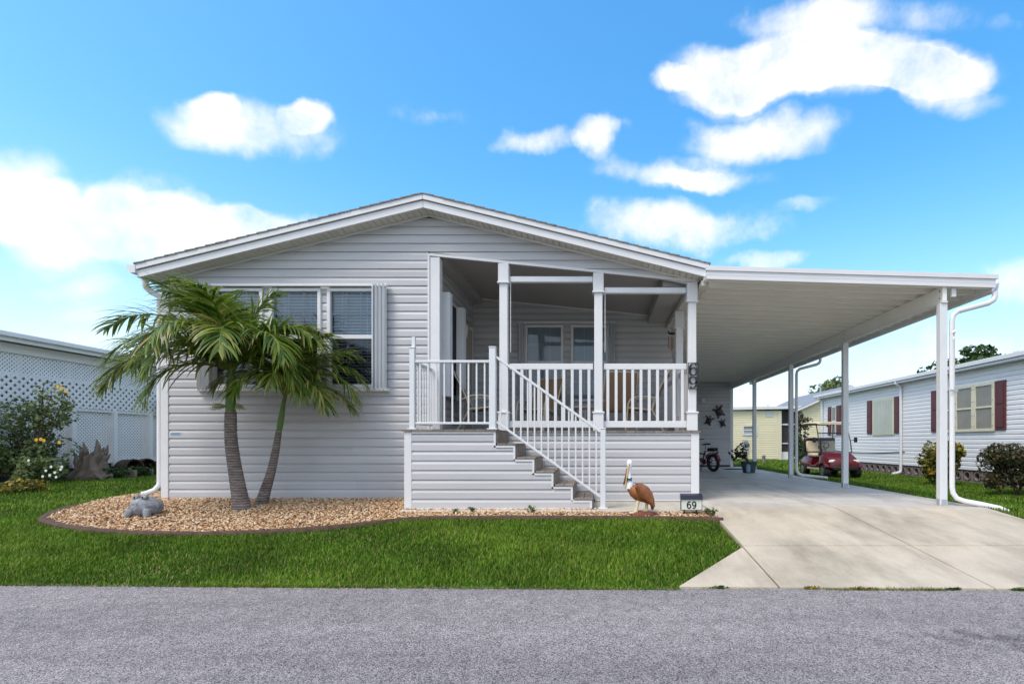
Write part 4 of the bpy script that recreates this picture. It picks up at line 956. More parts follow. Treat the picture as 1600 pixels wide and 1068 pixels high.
turtle(1129, 661, .28, 15, 'smallest dark metal turtle at the lower right of the shed wall group')
o = MB().box(4.15, 4.72, 16.6, 17.1, -.037, -.022, .005).build('dark_patch', M['patch_black']); tag(o, 'thin black patch lying on the concrete before the shed', 'mat')  # thin near-black sheet laid flat on the slab

# ================================================================== bicycle
def bicycle():
    b = local_thing('bicycle', 'dark red bicycle with fat black tyres parked under the carport', 'bicycle')
    WR = .27
    for x in (-.5, .55):
        w = MB()
        rs = []
        for i in range(25):
            a = 2*math.pi*i/24; c = Vector((x+math.cos(a)*(WR-.045), 0, WR+math.sin(a)*(WR-.045))); rad = Vector((math.cos(a), 0, math.sin(a)))
            rs.append([c+rad*.05*math.cos(k*math.pi/4)+Vector((0, 1, 0))*.055*math.sin(k*math.pi/4) for k in range(8)])
        w.rings(rs, False); wo = w.build('wheel', M['rubber'], b, True)
        m = MB().lathe([(.03, -.05), (.03, .05)], (x, 0, WR), 10, 'y')
        for k in range(6):
            a = k*math.pi/6; m.tube([(x-math.cos(a)*.2, 0, WR-math.sin(a)*.2), (x+math.cos(a)*.2, 0, WR+math.sin(a)*.2)], .004, 4)
        m.build('spokes', M['chrome'], wo)
        m = MB(); rs = []
        for i in range(13):
            a = R(20)+R(150)*i/12; c = Vector((x+math.cos(a)*(WR+.035), 0, WR+math.sin(a)*(WR+.035))); rs.append([c+Vector((0, -.05, 0)), c+Vector((0, .05, 0)), c+Vector((0, .05, .008)), c+Vector((0, -.05, .008))])
        m.rings(rs); m.build('mudguard', M['bike_red'], b)
    bb = (0.0, 0, .28); seat = (-.16, 0, .62); head = (.38, 0, .72); hd2 = (.42, 0, .56)
    m = MB(); 
    m.tube([bb, seat], .022, 8); m.tube([bb, hd2], .028, 8); m.tube([(-.12, 0, .52), hd2], .022, 8); m.tube([head, hd2], .026, 8)
    for s in (-.06, .06):
        m.tube([(-.5, s, WR), (0, s*.6, .28)], .013, 6); m.tube([(-.5, s, WR), (-.13, s*.4, .54)], .012, 6); m.tube([(.55, s, WR), (.42, s, .58), (.41, 0, .6)], .016, 6)
    m.build('frame', M['bike_red'], b, True)
    MB().tube([seat, (-.2, 0, .80)], .014, 8).build('seat_post', M['chrome'], b)
    rs = []
    for x, w, z, h in ((-.34, .10, .83, .05), (-.27, .115, .835, .06), (-.18, .08, .83, .05), (-.08, .035, .825, .035), (-.04, .015, .82, .02)):
        rs.append([(x, math.cos(k*math.pi/4)*w, z+math.sin(k*math.pi/4)*h*.5) for k in range(8)])
    MB().rings(rs).build('saddle', M['rubber'], b, True)
    m = MB().tube([head, (.36, 0, .92)], .014, 8); m.tube([(.22, -.31, .98), (.32, -.2, .96), (.36, 0, .93), (.32, .2, .96), (.22, .31, .98)], .013, 8); m.build('handlebar', M['black_metal'], b, True)
    m = MB()
    for s in (-.07, .07): m.tube([(-.5, s, WR), (-.62, s, .62), (-.3, s, .62)], .008, 6)
    m.box(-.68, -.3, -.08, .08, .62, .635); m.build('rack', M['black_metal'], b)
    MB().box(-.66, -.36, -.1, .1, .636, .72, .02).build('rack_bag', M['rubber'], b)
    MB().box(-.73, -.705, -.04, .04, .55, .61, .006).build('tail_light', M['bike_red'], b)
    MB().tube([(-.05, .05, .27), (-.12, .2, 0.0)], .012, 6).build('kickstand', M['black_metal'], b)
    m = MB().lathe([(.09, -.01), (.09, .01)], (0, -.07, .28), 16, 'y'); m.beam((0, -.09, .28), (.1, -.09, .16), .02, .012); m.beam((0, .09, .28), (-.1, .09, .4), .02, .012); m.build('crank', M['black_metal'], b)
    m = MB().box(.05, .15, -.15, -.08, .14, .165); m.box(-.15, -.05, .08, .15, .39, .415); m.build('pedal', M['rubber'], b)
    b.location = (3.25, 15.94, gz(3, 15)+.012); b.rotation_euler = (R(-4), 0, R(118))
    return b
bicycle()

# ================================================================== white neighbouring house (right)
nb = thing('white_house', 'long white sided neighbouring mobile home with dark red shutters', 'house', (10.8, 16, -0.32))
NX = 10.8; NY0, NY1 = 8.0, 24.8
def neighbour():
    m = MB(); z = .05
    while z < 2.92:
        board_geo(m, (NX, 0, 0), (0, 1, 0), (-1, 0, 0), z, min(CH, 2.95-z), NY0, NY0, NY1-.1, NY1-.1, .02); z += CH
    m.build('siding', M['white_siding'], nb, kind='stuff')
    MB().box(NX+.015, NX+4.2, NY0+.1, NY1-.02, .05, 2.95).build('wall', M['white_siding'], nb)
    m = MB(); z = .05
    while z < 2.92:
        board_geo(m, (0, NY0, 0), (1, 0, 0), (0, -1, 0), z, min(CH, 2.95-z), NX+.12, NX+.12, NX+4.1, NX+4.1, .02); z += CH
    m.build('end_siding', M['white_siding'], nb, kind='stuff')
    for y in (NY0-.02, NY1-.1): MB().box(NX-.03, NX+.12, y, y+.12, .03, 2.95, .006).build('corner_trim', M['trim'], nb)
    r = MB().prism([(NX-.22, 2.93), (NX-.22, 3.11), (NX+2.1, 3.5), (NX+4.4, 3.11), (NX+4.4, 2.93)], 'y', NY0-.2, NY1+.2).build('roof', M['trim'], nb)
    MB().box(NX-.30, NX-.221, NY0-.2, NY1+.2, 3.0, 3.12, .01).build('gutter', M['trim'], r)
    MB().box(NX-.25, NX-.2205, NY0-.2, NY1+.2, 2.93, 2.99).build('fascia_board', M['alu'], r)
    for y in (18.15, 24.55): 
        MB().tube([(NX-.26, y, 3.0), (NX-.26, y, 2.93), (NX-.09, y, 2.8), (NX-.08, y, 2.7), (NX-.08, y, -.12), (NX-.1, y, -.2), (NX-.25, y-.02, -.25), (NX-.4, y-.03, -.26)], .05, 8).build('downspout', M['alu'], nb, True)
    def shutter(y0, y1, z0=1.18, z1=2.5):
        s = MB().box(NX-.055, NX-.0205, y0, y1, z0, z1, .004).build('shutter', M['shutter_red'], nb)
        zm = (z0+z1)/2
        for a, b in ((z0+.07, zm-.04), (zm+.04, z1-.07)): MB().box(NX-.068, NX-.0555, y0+.06, y1-.06, a, b, .005).build('raised_panel', M['shutter_red'], s)
    # near window: three framed storm panels
    shutter(13.52, 13.88); shutter(16.22, 16.55)
    w = MB().box(NX-.03, NX-.0201, 13.9, 16.2, 1.15, 2.5).build('window', M['panel_cream'], nb)
    for i in range(3):
        y0 = 13.9+i*.767; y1 = y0+.76
        f = MB()
        for a, b, c, d in ((y0, y1, 2.42, 2.5), (y0, y1, 1.15, 1.23), (y0, y0+.08, 1.23, 2.42), (y1-.08, y1, 1.23, 2.42), (y0+.08, y1-.08, 1.80, 1.85)): f.box(NX-.07, NX-.0305, a, b, c, d, .004)
        fo = f.build('storm_panel', M['panel_cream'], w)
        MB().box(NX-.045, NX-.031, y0+.08, y1-.08, 1.855, 2.415).build('pane', M['panel_grey'], fo)
        MB().box(NX-.045, NX-.031, y0+.08, y1-.08, 1.235, 1.795).build('pane', M['panel_grey'], fo)
        for yy in (y0+.04, y1-.04):
            for zz in (1.3, 1.6, 2.0, 2.35): MB().ball((NX-.072, yy, zz), .012, 6, 4).build('bolt', M['black_metal'], fo)
    # middle window: corrugated storm panel
    shutter(18.28, 18.62); shutter(20.12, 20.5)
    w = MB()
    for a, b, c, d in ((18.64, 20.1, 2.4, 2.52), (18.64, 20.1, 1.12, 1.2), (18.64, 18.74, 1.2, 2.4), (20.0, 20.1, 1.2, 2.4)): w.box(NX-.05, NX-.0205, a, b, c, d, .004)
    w = w.build('window', M['panel_cream'], nb)
    m = MB(); n = 24
    pr = [(NX-.045-(.02 if i % 2 else 0), 18.72+i*(1.3/n)) for i in range(n+1)]
    m.add([(x, y, 1.17) for x, y in pr]+[(x, y, 2.43) for x, y in pr], [(i, i+1, n+2+i, n+1+i) for i in range(n)]); m.build('corrugated_panel', M['panel_pale'], w)
    # far window
    shutter(22.72, 23.15); shutter(23.62, 24.0)
    w = MB().box(NX-.05, NX-.0205, 23.16, 23.61, 1.16, 2.5).build('window', M['trim'], nb)
    for a, b in ((1.22, 1.8), (1.86, 2.44)): MB().box(NX-.056, NX-.0505, 23.22, 23.55, a, b).build('pane', M['panel_grey'], w)
    # sagging cable on the wall
    MB().tube([(NX-.035, 24.0-.5*i, .52-.10*math.sin(i/12*math.pi)) for i in range(13)], .012, 5).build('cable', M['black_metal'], nb)
    # ornamental block skirting
    MB().box(NX+.10, NX+.2, NY0+.1, NY1, -.36, .05).build('skirt_backing', M['gap_dark'], nb)
    m = MB(); s = .36; t = .028
    for a, b, c, d in ((-.2, .2, s-t, s), (-.2, .2, 0, t), (-.2, -.2+t, t, s-t), (.2-t, .2, t, s-t)): m.box(0, .09, a+.003, b-.003, c, d)
    rs = []
    for i in range(15):
        a = 2*math.pi*i/14; c, q = math.cos(a), math.sin(a); rs.append([(0.002, c*.14, s/2+q*.14), (0.002, c*.105, s/2+q*.105), (.088, c*.105, s/2+q*.105), (.088, c*.14, s/2+q*.14)])
    m.rings(rs, False)
    for sy in (-1, 1):
        for sz in (-1, 1): m.beam((.045, sy*.095, s/2+sz*.095), (.045, sy*.185, s/2+sz*.165), .085, .03, up=(1, 0, 0))
    b0 = m.build('ornamental_block', M['block'], nb, off=False)
    n = int((NY1-NY0)/.4)
    for i in range(n):
        b = b0 if i == 0 else b0.copy()
        if i: COL.objects.link(b)
        b.location = (NX-10.8+.005, NY0+.22+i*.4-16, -.31+.32)
neighbour()

# ================================================================== pale yellow house (behind)
yh = thing('yellow_house', 'pale yellow sided house with dark screened porch behind the carport', 'house', (10, 34, -0.32))
def yellow():
    Y = 34.0; g = -.32
    m = MB(); z = g+.08; H = 2.95
    while z < H:
        board_geo(m, (0, Y, 0), (1, 0, 0), (0, -1, 0), z, min(.15, H-z), 5.5, 5.5, 11.9, 11.9, .03); z += .15
    m.build('siding', M['yellow_siding'], yh, kind='stuff')
    MB().box(5.5, 11.95, Y+.03, Y+5, g, H).build('wall', M['yellow_siding'], yh)
    MB().box(11.9, 12.15, Y-.05, Y+.05, g, H).build('corner_trim', M['panel_cream'], yh)
    MB().prism([(5.3, 2.93), (13.4, 3.08), (13.4, 3.26), (5.3, 3.11)], 'y', Y-.25, Y+5).build('flat_roof', M['trim'], yh)
    # screened porch
    MB().box(12.16, 13.3, Y+.25, Y+.3, g, 3.0).build('screen', M['screen_and_shade'], yh)
    for z0, z1 in ((2.0, 2.1), (.75, .82)): MB().box(12.16, 13.28, Y+.15, Y+.24, z0, z1).build('screen_rail', M['trim'], yh)
    MB().box(12.16, 13.28, Y+.14, Y+.24, g, .22).build('kick_panel', M['trim'], yh)
    # gabled part
    A, B, PK, ZE, ZP = 13.3, 19.5, 16.4, 3.05, 4.45
    m = MB(); z = g+.05; Yg = Y-.4; sl = (ZP-ZE)/(PK-A)
    while z < ZP-.1:
        zt = z+.15; l = lambda q: max(A, A+(q-ZE)/sl); r = lambda q: min(B, B-(q-ZE)/sl)
        board_geo(m, (0, Yg, 0), (1, 0, 0), (0, -1, 0), z, .15, l(z), l(zt), r(z), r(zt), .03); z += .15
    m.build('gable_siding', M['yellow_siding'], yh, kind='stuff')
    MB().box(A+.02, B-.02, Yg+.03, Yg+9, g, ZE).build('gable_wall', M['yellow_siding'], yh)
    MB().box(A-.03, A+.14, Yg-.05, Yg+.04, g, ZE).build('corner_trim', M['panel_cream'], yh)
    for s, e in ((-1, A-.5), (1, B+.5)):
        ze = ZP-abs(e-PK)*sl
        MB().prism([(PK, ZP+.02), (e, ze+.02), (e, ze+.14), (PK, ZP+.14)], 'y', Yg-.3, Yg+9).build('roof', M['grey_roof'], yh)
        MB().prism([(PK, ZP-.02), (e, ze-.02), (e, ze+.10), (PK, ZP+.10)], 'y', Yg-.34, Yg-.301).build('barge_board', M['trim'], yh)
    # window, meter, plaque
    w = at(1160, 664, Y); w2 = at(1183, 679.5, Y)
    fr = MB()
    for a, b, c, d in ((w.x, w2.x, w.z-.08, w.z), (w.x, w2.x, w2.z, w2.z+.08), (w.x, w.x+.07, w2.z+.08, w.z-.08), (w2.x-.07, w2.x, w2.z+.08, w.z-.08), (w.x+.07, w2.x-.07, (w.z+w2.z)/2-.03, (w.z+w2.z)/2+.03)): fr.box(a, b, Y-.09, Y-.031, c, d)
    fo = fr.build('window', M['trim'], yh)
    zm = (w.z+w2.z)/2
    MB().box(w.x+.07, w2.x-.07, Y-.05, Y-.0315, zm+.03, w.z-.08).build('pane', M['panel_grey'], fo); MB().box(w.x+.07, w2.x-.07, Y-.05, Y-.0315, w2.z+.08, zm-.03).build('pane', M['meter'], fo)
    a = at(1159.5, 686, Y); b = at(1167.5, 706, Y)
    mt = MB().box(a.x, b.x, Y-.2, Y-.031, b.z, a.z, .02).build('meter_box', M['meter'], yh)
    MB().lathe([(.12, -.08), (.12, .0)], ((a.x+b.x)/2, Y-.2, a.z-.22), 12, 'y').build('meter_dial', M['chrome'], mt)
    a = at(1196, 644, Y); b = at(1208, 651, Y)
    MB().box(a.x, b.x, Y-.05, Y-.031, b.z, a.z).build('wall_plaque', mat('plaque', (.50, .53, .55), .5, .15, 14), yh)
    MB().lathe([(.05, 3.2), (.05, 3.45), (.12, 3.46), (.12, 3.52), (.02, 3.56)], (11.75, Y+1.5, 0), 10).build('roof_vent', M['trim'], yh)
    MB().lathe([(.06, 4.2), (.06, 4.75), (.13, 4.76), (.02, 4.86)], (15.4, Y+1.5, 0), 10).build('roof_vent', M['meter'], yh)
yellow()
o = MB().lathe([(.10, -.36), (.10, .02), (.115, .02), (.115, .10), (.06, .13)], (9.4, 29.1, 0), 10).build('utility_pedestal', M['block']); tag(o, 'small grey utility stub standing in the grass by the yellow house', 'utility box')

# ================================================================== lattice-screened carport of the left neighbour
lt = thing('lattice_carport', 'white lattice screened carport with flat white roof at the left', 'carport', (-11.5, 12, -0.05))
def lattice(m, x, y0, y1, z0, z1, sp, w, t):
    """two layers of diagonal slats clipped to the rectangle (y, z)"""
    H = z1-z0; L_ = y1-y0
    for layer, sg in ((0, 1), (1, -1)):
        k = -H
        while k < L_+H:
            # line y = y0 + k + sg*(z-z0)   (sg=1)   or y = y0 + k - (z-z0)
            za, zb = 0.0, H
            if sg > 0: lo, hi = max(0, -k), min(H, L_-k)
            else: lo, hi = max(0, k-L_), min(H, k)
            if hi-lo > .02:
                p = Vector((x-layer*t, y0+k+sg*lo, z0+lo)); q = Vector((x-layer*t, y0+k+sg*hi, z0+hi))
                m.beam(p, q, w, t*.96, up=(1, 0, 0))
            k += sp*1.414
def left_neighbour():
    X = -11.5; Y0, Y1 = 8.6, 16.2; g = -.06
    r = MB().prism([(X-4.5, 2.98), (X+.25, 2.80), (X+.25, 2.94), (X-4.5, 3.12)], 'y', Y0-.6, Y1+1).build('roof', M['lattice_white'], lt)
    MB().box(X+.2505, X+.28, Y0-.6, Y1+1, 2.77, 2.95, .006).build('fascia_board', M['lattice_white'], r)
    MB().box(X+.285, X+.36, Y0-.6, Y1+1, 2.85, 2.945, .01).build('gutter', M['lattice_white'], r)
    for a, b, c in ((2.6, 2.78, .05), (2.17, 2.21, .03), (1.54, 1.60, .05), (.36, .42, .04)):
        MB().box(X-.0-c, X+.0, Y0, Y1, a, b).build('rail', M['lattice_white'], lt)
    ys = [8.30+.965*i for i in range(8)]
    for y in ys:
        MB().box(X-.06, X+.05, y-.045, y+.045, .28, 1.60, .006).build('post', M['lattice_white'], lt)
        MB().box(X-.16, X-.07, y-.045, y+.045, -.1, 2.6, .006).build('rear_post', M['lattice_white'], lt)
    m = MB()
    lattice(m, X-.055, 8.3, Y1, .42, 1.54, .056, .034, .006); lattice(m, X-.055, 8.3, Y1, 2.21, 2.6, .056, .034, .006)
    m.build('fine_lattice', M['lattice_white'], lt, kind='stuff')
    m = MB(); lattice(m, X+.012, 8.3, Y1, 1.60, 2.19, .105, .054, .008); m.build('wide_lattice', M['lattice_white'], lt, kind='stuff')
    m = MB(); lattice(m, X-.20, 8.3, Y1, 1.50, 2.25, .052, .027, .006); m.build('rear_lattice', M['lattice_white'], lt, kind='stuff')
    MB().box(X-.1, X-.03, 8.3, Y1, g-.1, .355).build('base_board', M['gap_dark'], lt)
    MB().box(X-.075, X-.066, 11.3-.03, 11.3+.03, 2.22, 2.6).build('strap', M['black_metal'], lt)
    MB().box(X-.50, X-.48, 8.2, Y1+.5, g-.1, 2.8).build('shade_backing', M['screen_and_shade'], lt)  # added dark sheet standing in for the shaded carport interior
left_neighbour()
# ================================================================== palms
def frond(parent, base, az, el, L_, droop, seed, nleaf=50, ll=.48, lw=.033, yellow=0.0, twist=0.0, lift=.25):
    rr = np.random.default_rng(seed); n = 18; p = Vector(base); pts = [p.copy()]; dirs = []
    for i in range(n):
        t = (i+.5)/n; e = R(el-droop*(t**1.25)); a = R(az+twist*t)
        d = Vector((math.cos(e)*math.cos(a), math.cos(e)*math.sin(a), math.sin(e))); dirs.append(d); p = p+d*(L_/n); pts.append(p.copy())
    dirs.append(dirs[-1])
    V = []; Fq = []; rn = []
    # rachis
    m = MB().tube(pts, [.016*(1-.85*i/n)+.002 for i in range(n+1)], 6)
    def leaf(o, d, nrm, ln, w, g):
        """4 cross-sections, folded a little, bending with gravity"""
        k0 = len(V); q = Vector(o); dd = Vector(d); s = dd.cross(nrm).normalized(); seg = 5
        for j in range(seg+1):
            t = j/seg; ww = w*(.55+.45*min(1, t*4))*(1-t**2.2)+.001
            V.append(tuple(q+s*ww*.5)); V.append(tuple(q-s*ww*.5))
            dd = (dd+Vector((0, 0, -g*(.35+t)))).normalized(); q = q+dd*(ln/seg); s = (s-dd*s.dot(dd)).normalized()
        c = float(np.clip(rr.normal(.48, .24), 0, .9))
        if rr.random() < yellow: c = float(rr.uniform(.86, 1))
        for j in range(seg):
            a = k0+2*j; Fq.append((a, a+1, a+3, a+2)); rn.append(c if j < seg-1 or rr.random() > .25 else min(1, c+.35))
    for i in range(nleaf):
        t = .10+.90*i/(nleaf-1); f = t*n; j = min(int(f), n-1); o = pts[j].lerp(pts[j+1], f-j); d = dirs[j]
        up = Vector((0, 0, 1)); sd = d.cross(up)
        sd = sd.normalized() if sd.length > .15 else Vector((-math.sin(R(az)), math.cos(R(az)), 0)); nrm = sd.cross(d).normalized()
        ln = ll*(.45+.75*math.sin(math.pi*min(1, .18+t*.78)))*(.65 if t > .93 else 1)
        ang = R(66-38*t)
        for s in (-1, 1):
            a = ang+rr.normal(0, .15); lf = lift+rr.normal(0, .24)
            dl = (d*math.cos(a)+sd*s*math.sin(a)+nrm*lf*(1-.5*t)).normalized()
            leaf(o, dl, nrm if s > 0 else nrm, ln*rr.uniform(.85, 1.1), lw*rr.uniform(.8, 1.2), rr.uniform(.16, .36))
    nv = len(V); V2 = np.array(V+m.v)
    Fa = [tuple(f) for f in Fq]+[tuple(i+nv for i in f) for f in m.f if len(f) == 4]
    rn += [.62]*(len(Fa)-len(rn))
    return big_mesh('frond', V2, np.array(Fa), M['palm_leaf'], parent, rnd=np.array(rn))
def trunk_ringed(path, radii, nseg, parent, seed):
    rr = random.Random(seed); P_ = catmull([Vector(p) for p in path], nseg); n = len(P_); rs = []
    r_at = lambda t: float(np.interp(t, np.linspace(0, 1, len(radii)), radii))
    m = MB(); pts = []; rad = []
    N_ = 74
    for i in range(N_+1):
        t = i/N_; f = t*(n-1); j = min(int(f), n-2); q = P_[j].lerp(P_[j+1], f-j); pts.append(q)
        rad.append(r_at(t)*(1+(.035 if i % 2 else -.02)+rr.uniform(-.012, .012)))
    m.tube(pts, rad, 16); return m.build('trunk', M['palm_trunk'], parent, True)
def inflorescence(parent, c, seed, n=26):
    rr = random.Random(seed); m = MB()
    for s in (-1, 1):
        for i in range(n):
            a = rr.uniform(-.9, .9); e = rr.uniform(-.3, .9); l = rr.uniform(.08, .2)
            d = Vector((s*math.cos(a)*math.cos(e), -abs(math.sin(a))*.8, math.sin(e)*.6)); p0 = Vector(c)+Vector((s*.05, 0, 0)); p1 = p0+d*l*.6; p2 = p0+d*l+Vector((0, 0, -.02))
            m.tube([p0, p1, p2], .0028, 4)
            for k in range(3): m.ball(tuple(p1.lerp(p2, k/2)+Vector((rr.uniform(-.01, .01), 0, rr.uniform(-.01, .01)))), .007, 5, 4)
    m.build('flower_stalk', M['leaf_stalk'], parent, kind='stuff')
mat('leaf_stalk', (.36, .38, .22), .7, .1, 10)
def palms():
    b = ground_at(380, 797); gz_ = bed_z(b.x, b.y)-.02; Y = b.y
    q = lambda px, py, dy=0: (lambda v: (v.x, v.y, v.z))(at(px, py, Y+dy))
    t1 = thing('palm_tree', 'taller palm with thick ringed trunk and wide arching fronds in the gravel bed', 'palm tree', (b.x, b.y, gz_), 'palms in the gravel bed')
    trunk_ringed([(at(380, 797, Y).x, Y, gz_-.05), q(373, 765), q(366, 725), q(361, 685), q(360.5, 643)], [.110, .090, .079, .073, .067], 8, t1, 1)
    MB().tube([q(360.5, 647), q(360.5, 630), q(361, 605), q(362, 585), q(363, 570)], [.058, .062, .054, .045, .035], 14).build('crownshaft', M['crownshaft'], t1, True)
    inflorescence(t1, q(361, 636, -.03), 3)
    c = Vector(q(362, 580))
    F1 = [(184, 66, 1.9, 105, 0), (176, 52, 1.8, 112, -8), (197, 36, 1.65, 110, 0), (165, 78, 1.6, 85, 0), (222, 56, 1.5, 128, 0), (236, 18, 1.15, 105, 0), (262, 68, 1.45, 140, 0), (300, 62, 1.45, 132, 0),
          (330, 60, 1.55, 128, 0), (352, 66, 1.6, 120, 0), (12, 66, 1.5, 105, 0), (40, 72, 1.25, 92, 0), (95, 80, 1.05, 80, 0), (135, 74, 1.3, 95, 0), (150, 84, 1.25, 46, 0), (205, 80, 1.35, 60, 10), (20, 84, 1.2, 40, 0), (282, 84, 1.3, 80, 0), (170, 86, 1.3, 45, 0), (245, 48, 1.2, 135, 0), (225, 86, 1.25, 50, 0), (345, 46, 1.3, 130, 0), (180, 80, 1.5, 70, 0)]
    for i, (az, el, L_, dr, tw) in enumerate(F1):
        frond(t1, c+Vector((math.cos(R(az))*.02, math.sin(R(az))*.02, .012*(i % 4))), az, el, L_, dr, 100+i, yellow=.10 if i in (2, 5, 7) else .03, twist=tw)
    MB().tube([c, c+Vector((.01, 0, .5)), c+Vector((0, .01, 1.1))], [.02, .012, .002], 6).build('spear_leaf', M['crownshaft'], t1, True)
    b2 = ground_at(408, 791); Y2 = b2.y
    q2 = lambda px, py, dy=0: (lambda v: (v.x, v.y, v.z))(at(px, py, Y2+dy))
    t2 = thing('palm_tree', 'shorter slender palm leaning right behind the thicker trunk', 'palm tree', (b2.x, b2.y, bed_z(b2.x, b2.y)), 'palms in the gravel bed')
    trunk_ringed([(at(406, 791, Y2).x, Y2, bed_z(b2.x, b2.y)-.06), q2(415, 765), q2(424, 735), q2(431, 702), q2(436, 671)], [.088, .068, .055, .047, .036], 8, t2, 2)
    MB().tube([q2(436, 675), q2(437.5, 664), q2(440, 648), q2(443, 630), q2(447, 612)], [.031, .040, .036, .028, .02], 12).build('crownshaft', M['crownshaft'], t2, True)
    c = Vector(q2(445, 618))
    F2 = [(356, 52, 1.30, 128, 0), (8, 62, 1.35, 125, 0), (335, 40, 1.05, 125, 0), (318, 55, .95, 138, 0), (22, 74, 1.25, 95, 0), (60, 76, 1.0, 80, 0), (200, 62, 1.05, 130, 0), (250, 60, .95, 145, 0), (290, 66, 1.0, 140, 0), (345, 80, 1.2, 75, 0), (120, 78, .9, 70, 0), (0, 28, 1.1, 95, 0)]
    for i, (az, el, L_, dr, tw) in enumerate(F2):
        frond(t2, c+Vector((0, 0, .01*(i % 3))), az, el, L_, dr, 300+i, nleaf=42, ll=.40, lw=.029, yellow=.35 if i in (2, 11) else .05, twist=tw)
palms()

# ================================================================== shrubs and trees
def left_at(px, X): Y = X*F/(px-PX); return Vector((X, Y, gz(X, Y)))
def leaf_cloud(c, rad, n, size, seed, shell=.55, flat=0.0, lobes=None):
    rr = np.random.default_rng(seed); c = np.array(c); rad = np.array(rad)
    lob = lobes if lobes is not None else 14
    # clumps spread through the crown
    cc = rr.normal(0, 1, (lob, 3)); cc /= np.linalg.norm(cc, axis=1)[:, None]; cc *= rr.uniform(.25, .85, (lob, 1)); cs = rr.uniform(.25, .48, lob)
    k = rr.integers(0, lob, n); d = rr.normal(0, 1, (n, 3)); d /= np.linalg.norm(d, axis=1)[:, None]; d *= (rr.uniform(shell, 1, n)**.5)[:, None]
    p = c+(cc[k]+d*cs[k][:, None])*rad
    a = rr.normal(0, 1, (n, 3)); a /= np.linalg.norm(a, axis=1)[:, None]; nrm = d*.7+a*.6+np.array([0, 0, .35]); nrm /= np.linalg.norm(nrm, axis=1)[:, None]
    t = np.cross(nrm, rr.normal(0, 1, (n, 3))); t /= np.linalg.norm(t, axis=1)[:, None]; b = np.cross(nrm, t)
    s = size*rr.uniform(.6, 1.3, n)[:, None]
    V = np.stack([p-t*s*.5, p+b*s*.26-nrm*s*.05, p+t*s*.5, p-b*s*.26-nrm*s*.05], 1).reshape(-1, 3)
    Fc = np.arange(4*n).reshape(n, 4)
    r = np.clip(rr.normal(.5, .22, n), 0, 1); return V, Fc, r, c+cc*rad
def shrub(name, label, cat, base, parts, mt, size, seed, group=None, stems=8, flowers=None):
    t = thing(name, label, cat, base, group); base = Vector(base); Vs = []; Fs = []; rs = []; k = 0; tips = []
    for (c, rad, n) in parts:
        V, Fc, r, cl = leaf_cloud(Vector(c)+base, rad, n, size, seed+k); Fs.append(Fc+sum(len(v) for v in Vs)); Vs.append(V); rs.append(r); tips += list(cl); k += 1
    big_mesh('foliage', np.concatenate(Vs), np.concatenate(Fs), mt, t, rnd=np.concatenate(rs), kind='stuff')
    rr = random.Random(seed); m = MB()
    for i in range(min(stems, len(tips))):
        e = Vector(tips[rr.randrange(len(tips))]); H = max(.02, e.z-base.z); k = min(.08, H*.15); b = base+Vector((rr.uniform(-k, k), rr.uniform(-k, k), -.3*k)); md = b.lerp(e, .5)+Vector((0, 0, H*.1))
        q = min(1.0, H/.7); m.tube([b, md, e], [.018*q, .012*q, .004*q], 5)
    m.build('stems', M['twig'], t)
    for (cm, pos, sz) in (flowers or []):
        for p in pos:
            m = MB(); p = Vector(p)
            for j in range(5):
                a = j*1.2566; d = Vector((math.cos(a), -.25, math.sin(a))); m.ball(tuple(p+d*sz*.55), sz*.45, 6, 4, (1, .4, 1))
            m.build('flower', M[cm], t)
    return t
def tree(name, label, base, h, crown, n, size, mt, seed, spread=1.0):
    t = thing(name, label, 'tree', base, 'trees behind the houses'); b = Vector(base); rr = random.Random(seed)
    c = b+Vector((0, 0, h*.72)); V, Fc, r, cl = leaf_cloud(c, crown, n, size, seed, lobes=22)
    big_mesh('crown', V, Fc, mt, t, rnd=r, kind='stuff')
    m = MB(); top = b+Vector((rr.uniform(-.2, .2), 0, h*.55)); m.tube([b-Vector((0, 0, .2)), b.lerp(top, .5)+Vector((.08, 0, 0)), top], [.2, .15, .1], 8)
    for p in cl[:14]: p = Vector(p); m.tube([top, top.lerp(p, .5)+Vector((0, 0, .15)), p], [.07, .045, .015], 5)
    m.build('trunk', M['bark'], t, True)
